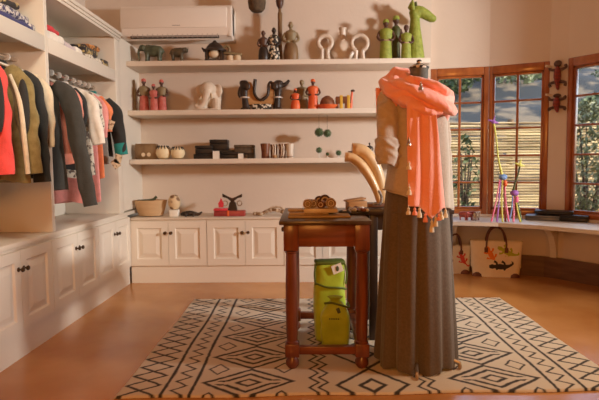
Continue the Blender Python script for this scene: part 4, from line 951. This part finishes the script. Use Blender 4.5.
folded('grey-white folded print below the dark floral one at the right', 3.97, zs, .32, .2, .032, 'c_print', seed=8)
folded('dark floral folded cloth at the right of the far bay shelf', 3.92, zs + .034, .26, .19, .055, 'c_darkp', seed=9, rz=.04)
folded('orange printed folded cloth topmost at the right end', 4.02, zs + .09, .17, .17, .035, 'c_orgp', seed=10, rz=-.1)
folded('dark printed folded cloth beside the end panel of the far bay', 4.22, zs, .14, .18, .06, 'c_darkp', seed=11)

# ================================================================ DESK UNDER THE WINDOWS
ZD = .53
front = [(1.0, 4.53), (1.285, 4.50), (1.62, 4.40), (1.88, 4.20), (2.04, 4.02), (2.18, 3.86), (2.42, 3.50), (2.55, 3.25)]
backp = [(2.96, 3.53), (2.755, 3.82), (2.262, 4.585), (2.157, 4.695), (1.704, 4.925), (1.19, 5.035), (1.175, 4.95), (1.168, 4.53)]
mb = MB(); a = [mb.bm.verts.new((x, y, ZD - .032)) for x, y in front + backp]; b = [mb.bm.verts.new((x, y, ZD)) for x, y in front + backp]
front[0] = (1.17, 4.52)
a[0].co.x = b[0].co.x = 1.17
mb.bm.faces.new(a[::-1]); mb.bm.faces.new(b); N = len(a)
for k in range(N): mb.bm.faces.new((a[k], a[(k + 1) % N], b[(k + 1) % N], b[k]))
dk = thing('window_desk', 'curved pale shelf desk following the bay under the windows', 'desk', (1.9, 4.4, 0))
for v in mb.bm.verts: v.co -= Vector((1.9, 4.4, 0))
obj('desktop', mb, 'cover', dk, smooth=False)
def bracket(p, ang):
    prof = [(0, 0), (.035, 0), (.04, .06), (.06, .12), (.11, .20), (.20, .26), (.26, .275), (.26, .31), (0, .31)]
    m = Matrix.Translation((p[0] - 1.9, p[1] - 4.4, ZD - .342)) @ Matrix.Rotation(ang, 4, 'Z')
    return obj('bracket', MB().prism(prof, .05, m), 'white', dk, smooth=False)
bracket((2.215, 4.645), atan2(-.73, -.69)); bracket((2.60, 4.06), atan2(-.5, -.84)); bracket((1.40, 4.98), radians(-102))
def flatbox(label, c, w, d, z0, z1, m, rz):
    t = thing('flat_box', label, 'box', (c[0], c[1], z0), rz, 'black boxes on the window desk'); h = z1 - z0
    obj('base', MB().box((-w / 2, -d / 2, 0), (w / 2, d / 2, h * .6), .003), m, t); obj('lid', MB().box((-w / 2 - .003, -d / 2 - .003, h * .62), (w / 2 + .003, d / 2 + .003, h), .004), m, t)
def dpos(px, py, Z=ZD): return at(px, py, Z=Z)
p = dpos(547, 221); flatbox('wide dark grey flat box at the bottom left of the desk boxes', (p.x, p.y + .08), .27, .16, ZD, ZD + .045, 'greybox', -.5)
p = dpos(575, 222); flatbox('black flat box at the right of the desk boxes', (p.x + .03, p.y + .06), .21, .15, ZD, ZD + .055, 'blackbox', -.62)
p = at(556, 215.5, Z=ZD + .05); flatbox('black flat box resting on top of the other two', (p.x + .03, p.y + .1), .30, .15, ZD + .0565, ZD + .085, 'blackbox', -.5)
# tote bags
def tote(label, loc, w0, w1, h, d, rz, motifs, group='canvas tote bags under the desk'):
    t = thing('tote_bag', label, 'bag', loc, rz, group); R = []
    for s in (0, .04, .3, .7, 1):
        w = w0 + (w1 - w0) * s; dd = d * (1 - .25 * s); R.append([(x, y, h * s - .02 * s * (cos(x / w * pi * .5) * .6 if s == 1 else 0)) for x, y, z in ell(0, 0, 0, w / 2, dd / 2, 40, e=7)])
    Ri = [[(x * .97, y * .93, z) for x, y, z in R[-1]], [(x * .95, y * .9, z * .25) for x, y, z in R[-1]]]
    obj('body', MB().loft(R + Ri, cap1=True), 'canvas', t, angle=50)
    for s in (-1, 1):
        hx = w1 * .19; yy = s * d * .39
        obj('handle', MB().tube([(-hx, yy, h * .70), (-hx * .95, yy, h * 1.0), (-hx * .7, yy * .9, h * 1.22), (-hx * .3, yy * .8, h * 1.33), (hx * .3, yy * .8, h * 1.33), (hx * .7, yy * .9, h * 1.22), (hx * .95, yy, h * 1.0), (hx, yy, h * .70)], .010, 8, smooth=5, flat=(1, .8)), 'leather', t, label='dark brown leather handle')
        for q in (-1, 1): obj('handle_patch', MB().box((q * hx - .016, yy + s * .004 - .006, h * .66), (q * hx + .016, yy + s * .004 + .006, h * .80), .005), 'leather', t)
    for q in (-1, 1): obj('corner_patch', MB().lathe([(.001, 0), (.045, .0), (.04, .02), (.02, .038), (.001, .04)], (q * (w0 / 2 - .04), -d * .40, .0), 14, sy=.55), 'leather', t)
    for mx_, mz, ang, L, m in motifs:
        g = MB(); M4 = Matrix.Translation((mx_, -d * .5 * (1 - .25 * mz / h) - .001, mz)) @ Matrix.Rotation(ang, 4, 'Y')
        sub = MB(); sub.tube([(-L * .5, 0, 0), (-L * .38, 0, 0), (-L * .28, 0, .0), (-L * .1, 0, .0), (L * .1, 0, 0), (L * .3, 0, L * .06), (L * .42, 0, L * .16), (L * .36, 0, L * .24)], [L * .05, L * .10, L * .07, L * .12, L * .10, L * .05, L * .035, .002], 8, smooth=4)
        for x in (-.18, .12):
            for s in (-1, 1): sub.tube([(x * L, 0, 0), ((x - .03) * L, 0, s * L * .16), ((x - .13) * L, 0, s * L * .22)], [L * .05, L * .045, L * .06], 6, smooth=2)
        for v in sub.bm.verts: v.co = M4 @ Vector((v.co.x, v.co.y * .06, v.co.z))
        obj('gecko_motif', sub, m, t, label='stitched gecko')
    return t
p = at(496, 276, Z=0)
tote('large canvas tote bag with orange, lime and dark geckos', (p.x + .0, p.y + .02, 0), .40, .455, .335, .13, radians(-14),
     [(-.04, .19, 1.1, .19, 'geo'), (.10, .225, .5, .20, 'gel'), (.05, .095, 0, .22, 'ged')])
p = at(456, 272, Z=0)
tote('smaller canvas tote bag with red and dark geckos next to the skirt', (p.x - .02, p.y - .015, 0), .26, .29, .275, .11, radians(-8), [(.07, .13, 1.2, .17, 'ger'), (-.06, .13, -1.1, .17, 'ged')])
# small beaded animals on the desk
for k, (px, m) in enumerate(((463.5, 'redstripe'), (470, 'redstripe'), (477, 'stripe'))):
    p = dpos(px, 220.5); quad('beaded_animal', ['red beaded animal nearest the skirt on the window desk', 'red beaded animal in the middle of the small desk trio', 'grey beaded animal at the right of the small desk trio'][k], 'figurine', (p.x, p.y + .02, ZD), .105, .085, m, -.4 + .5 * k, trunk=False, group='small beaded animals on the desk')
# tall beaded birds
def bird(label, px, base_y, head, body, H_, hm, nm, bm_, legs):
    p = dpos(px, base_y); t = thing('beaded_bird', label, 'figurine', (p.x, p.y, ZD), 0, 'tall beaded birds on the window desk'); Y = p.y
    w = lambda q: (lambda v: Vector((v.x - p.x, 0, v.z - ZD)))(at(q[0], q[1], Y=Y))
    hd, bd = w(head), w(body)
    obj('neck', MB().tube([bd + Vector((-.01, 0, .02)), bd + (hd - bd) * .35 + Vector((-.012, 0, 0)), bd + (hd - bd) * .7, hd], [.012, .007, .006, .009], 10, smooth=4), nm, t)
    mb = MB().ball(hd, (.02, .016, .018), 12); mb.tube([hd, hd + Vector((-.045, 0, .018))], [.014, .004], 8); mb.tube([hd + Vector((0, 0, .015)), hd + Vector((.012, 0, .05))], [.008, .003], 6); mb.tube([hd, hd + Vector((.04, 0, -.01))], [.016, .006], 8)
    obj('head', mb, hm, t)
    obj('body', MB().ball(bd, (.036, .03, .026), 14), bm_, t); obj('breast', MB().ball(bd - Vector((-.02, 0, .055)), (.018, .018, .03), 12), 'orange' if bm_ == 'blueb' else 'pinkb', t)
    for k, (dx, m) in enumerate(legs): obj('leg', MB().tube([bd + Vector((dx * .3, .01 * (k % 2), -.02)), Vector((dx * .6, 0, bd.z * .45)), Vector((dx, -.02 * (k % 3), .004))], [.006, .006, .009], 8, smooth=3), m, t)
bird('tall beaded bird with a purple head and yellow neck on the desk', 502, 222, (493.5, 122), (503, 177), 0, 'purple', 'limeb', 'blueb', [(-.09, 'pinkb'), (-.05, 'purple'), (-.01, 'limeb'), (.03, 'redstripe'), (.05, 'pinkb')])
bird('shorter beaded bird with a green head right of the taller one', 515, 222, (520, 165), (514.5, 193), 0, 'limeb', 'darkgreen', 'purple', [(-.05, 'blueb'), (-.02, 'pinkb'), (.03, 'limeb'), (.055, 'bluegreen')])
# carved lizards on the pier between the windows
pa, pb = Vector((*wp[3], 0)), Vector((*wp[4], 0)); pn = Vector((-(pb - pa).y, (pb - pa).x, 0)).normalized() * -1; pang = atan2((pb - pa).y, (pb - pa).x)
for k, (py0, py1) in enumerate(((60, 91), (93.5, 113))):
    c = at(556, (py0 + py1) / 2, Y=4.64); h = at(556, py0, Y=4.64).z - at(556, py1, Y=4.64).z
    mid = (pa + pb) / 2 + pn * .028
    t = thing('lizard_ornament', ['larger red and black beaded lizard on the pier, upper one', 'smaller red and black beaded lizard on the pier, lower one'][k], 'wall ornament', (mid.x + .003, mid.y, c.z), pang, 'beaded lizards on the window pier')
    q = h / 2
    obj('body', MB().tube([(0, 0, q * .5), (0, -.008, q * .25), (0, -.01, -q * .1), (0, -.004, -q * .5), (.004, 0, -q * .95)], [.026, .044, .05, .034, .012], 14, smooth=4, flat=(1, .55)), 'redstripe', t)
    obj('head', MB().ball((0, -.004, q * .76), (.034, .022, q * .22), 12), 'brownskin', t)
    for s in (-1, 1):
        for zz, dz in ((.35, .2), (-.4, -.22)): obj('leg', MB().tube([(s * .02, 0, q * zz), (s * .068, -.004, q * (zz + dz * .5)), (s * .06, 0, q * (zz + dz * 1.4))], [.014, .011, .014], 8, smooth=3), 'brownskin', t)
for k, (px, py) in enumerate(((547.5, 67), (548, 95.5))):
    p = at(px, py, Y=4.68); tg_ = (pb - pa).normalized()
    o = obj('wall_peg', MB().cyl((0, 0, 0), (-.055, -.02, .004), .013, .010, 12), 'peg', None, loc=(p.x + .025, p.y - .01, p.z)); tag(o, ['upper pale peg beside the lizard on the window pier', 'lower pale peg beside the lizard on the window pier'][k], 'peg', 'pale pegs on the window pier')

# ================================================================ OUTSIDE
gr = MB(); gr.box((-12, 5.75, -.25), (40, 60, -.08)); tag(obj('ground', gr, 'ground'), 'dry bare ground outside the windows', 'ground', kind='structure')
fy = 8.2
fn = thing('reed_fence', 'sunlit fence of pale horizontal reeds outside the windows', 'fence', (4, fy, -.08))
mb = MB()
for k in range(40):
    z = .02 + k * .0435
    for j in range(7):
        x0 = -4 + j * 1.5 + random.uniform(-.15, .15); mb.tube([(x0, random.uniform(-.012, .012), z + random.uniform(-.004, .004)), (x0 + 1.65, random.uniform(-.012, .012), z + random.uniform(-.004, .004))], random.uniform(.017, .022), 7)
obj('reeds', mb, 'fence', fn)
for j in range(7): obj('post', MB().cyl((-3.8 + j * 1.5, .05, 0), (-3.8 + j * 1.5, .05, 1.78), .05, n=10), 'fpost', fn)
def hf(u, v):
    x = -25 + 75 * u; y = 11 + 45 * v; z = -.1 + 15 * v ** .9 + 1.6 * noise.noise(Vector((x * .12, y * .12, 0))) * min(1, v * 4) + .5 * noise.noise(Vector((x * .5, y * .5, 2))) * min(1, v * 6); return (x, y, z)
mb = MB(); mb.grid(hf, 120, 70); tag(obj('hillside', mb, 'hill'), 'scrubby rocky hillside rising behind the fence', 'hill', kind='structure')
def shrub(label, loc, h, w, m, nl, lf=.06, name='shrub', trunk=.5):
    t = thing(name, label, 'shrub' if name == 'shrub' else 'tree', loc, 0, name + 's outside the windows'); mb = MB()
    for k in range(nl):
        a = random.uniform(0, 2 * pi); zz = random.uniform(.0, 1); rr = w * sqrt(random.random()) * sin(pi * (.12 + .8 * zz)) ; c = Vector((rr * cos(a), rr * sin(a), h * (trunk * .5 + (1 - trunk * .5) * zz)))
        n_ = Vector((random.gauss(0, 1), random.gauss(0, 1), random.gauss(0, 1))).normalized(); o1 = n_.orthogonal().normalized() * lf * random.uniform(.6, 1.2); o2 = n_.cross(o1) * .45
        q = [mb.bm.verts.new(c + d) for d in (o1, o2, -o1, -o2)]; mb.bm.faces.new(q)
    obj('foliage', mb, m, t, smooth=False); st = MB()
    for k in range(5):
        a = k * 1.26; st.tube([(0, 0, 0), (w * .2 * cos(a), w * .2 * sin(a), h * .4), (w * .5 * cos(a), w * .5 * sin(a), h * .85)], [.03 * h / 2, .02 * h / 2, .006], 6)
    obj('stems', st, 'bark', t)
    return t
shrub('dark slender shrub added in place of a shadow on the reed fence in the left window', (2.35, 7.75, -.08), 1.5, .22, 'leaf', 160)  # shrub added to give the dark shape of a shadow on the fence
shrub('pale leafy shrub close outside the right window', (3.72, 6.9, -.08), 1.9, .6, 'leafp', 1900, .045)
shrub('dark bush on the slope beyond the right window', (9.5, 17.0, .8), 2.4, 1.2, 'leaf', 900, .14)
shrub('rounded tree on the slope high in the left window', (5.2, 19, 3), 2.2, 1.3, 'leaf', 900, .16, 'tree')
bush = shrub('low dark scrub bush on the hillside behind the fence', (2.4, 15.0, 1.0), 1.0, .9, 'leaf', 520, .09)
taken = [(2.4, 15.0, 1.0), (5.2, 19, 1.8), (8.0, 21, 2.0), (9.5, 17, 1.7)]
for k in range(400):
    if len(taken) > 21: break
    x, y = random.uniform(2.5, 15), random.uniform(14, 32); v = (y - 11) / 45; sc_ = random.uniform(.75, 1.25)
    if any(hypot(x - a, y - b) < r_ + 1.35 * sc_ for a, b, r_ in taken): continue
    taken.append((x, y, 1.35 * sc_)); b_ = dup(bush, (x, y, hf((x + 25) / 75, v)[2] - .1)); b_.scale = (sc_, sc_, sc_ * .9)
shrub('pale tree on the slope high in the middle window', (8.0, 21, 3), 3.0, 1.4, 'leafp', 900, .16, 'tree')
# ================================================================ LIGHT
w = bpy.data.worlds.new('sky'); S.world = w; w.use_nodes = True; nt = w.node_tree; bg = nt.nodes['Background']
sky = nt.nodes.new('ShaderNodeTexSky'); sky.sky_type = 'NISHITA'; sky.sun_disc = False; sky.sun_elevation = radians(48); sky.sun_rotation = radians(120); sky.air_density = 1.2; sky.dust_density = 2
nt.links.new(sky.outputs[0], bg.inputs[0]); bg.inputs[1].default_value = 1.35
def light(name, typ, loc, energy, col, size=.1, target=None, sy=None, angle=None):
    d = bpy.data.lights.new(name, typ); d.energy = energy; d.color = col
    if typ == 'AREA':
        d.size = size
        if sy: d.shape = 'RECTANGLE'; d.size_y = sy
    elif typ == 'POINT': d.shadow_soft_size = size
    if angle: d.angle = angle
    o = bpy.data.objects.new(name, d); COL.objects.link(o); o.location = loc
    if target: o.rotation_euler = (Vector(target) - Vector(loc)).to_track_quat('-Z', 'Y').to_euler()
    return o
light('sun', 'SUN', (10, 0, 20), 6.5, (1, .90, .74), target=(10 - .6, .42, 20 - .72), angle=radians(.6))
sp = light('spot_lamp', 'SPOT', (4.6, 1.85, 1.9), 1650, (1, .98, .95), target=(-.15, 4.4, 1.68))
sp.data.spot_size = radians(62); sp.data.spot_blend = .7; sp.data.shadow_soft_size = .22
light('warm_lamp', 'AREA', (-.4, -1.2, 1.6), 92, (1, .37, .07), 1.0, target=(.4, 2.6, .8))
cl = light('right_floor_fill', 'SPOT', (1.9, 2.5, 2.85), 300, (1, .82, .58), target=(1.75, 2.75, 0))  # added fill light brightening the right-hand rug and floor, no real fitting
cl.data.spot_size = radians(84); cl.data.spot_blend = .9; cl.data.shadow_soft_size = .3
wl = light('wardrobe_fill', 'SPOT', (-.75, .9, 2.7), 230, (1, .90, .70), target=(-1.8, 2.95, 1.42))  # added fill to lift the wardrobe bays, stands for no real lamp
wl.data.spot_size = radians(50); wl.data.spot_blend = .8; wl.data.shadow_soft_size = .25
S.view_settings.view_transform = 'Standard'; S.view_settings.look = 'None'; S.view_settings.gamma = 1; S.view_settings.use_curve_mapping = False
S.view_settings.exposure = -.78
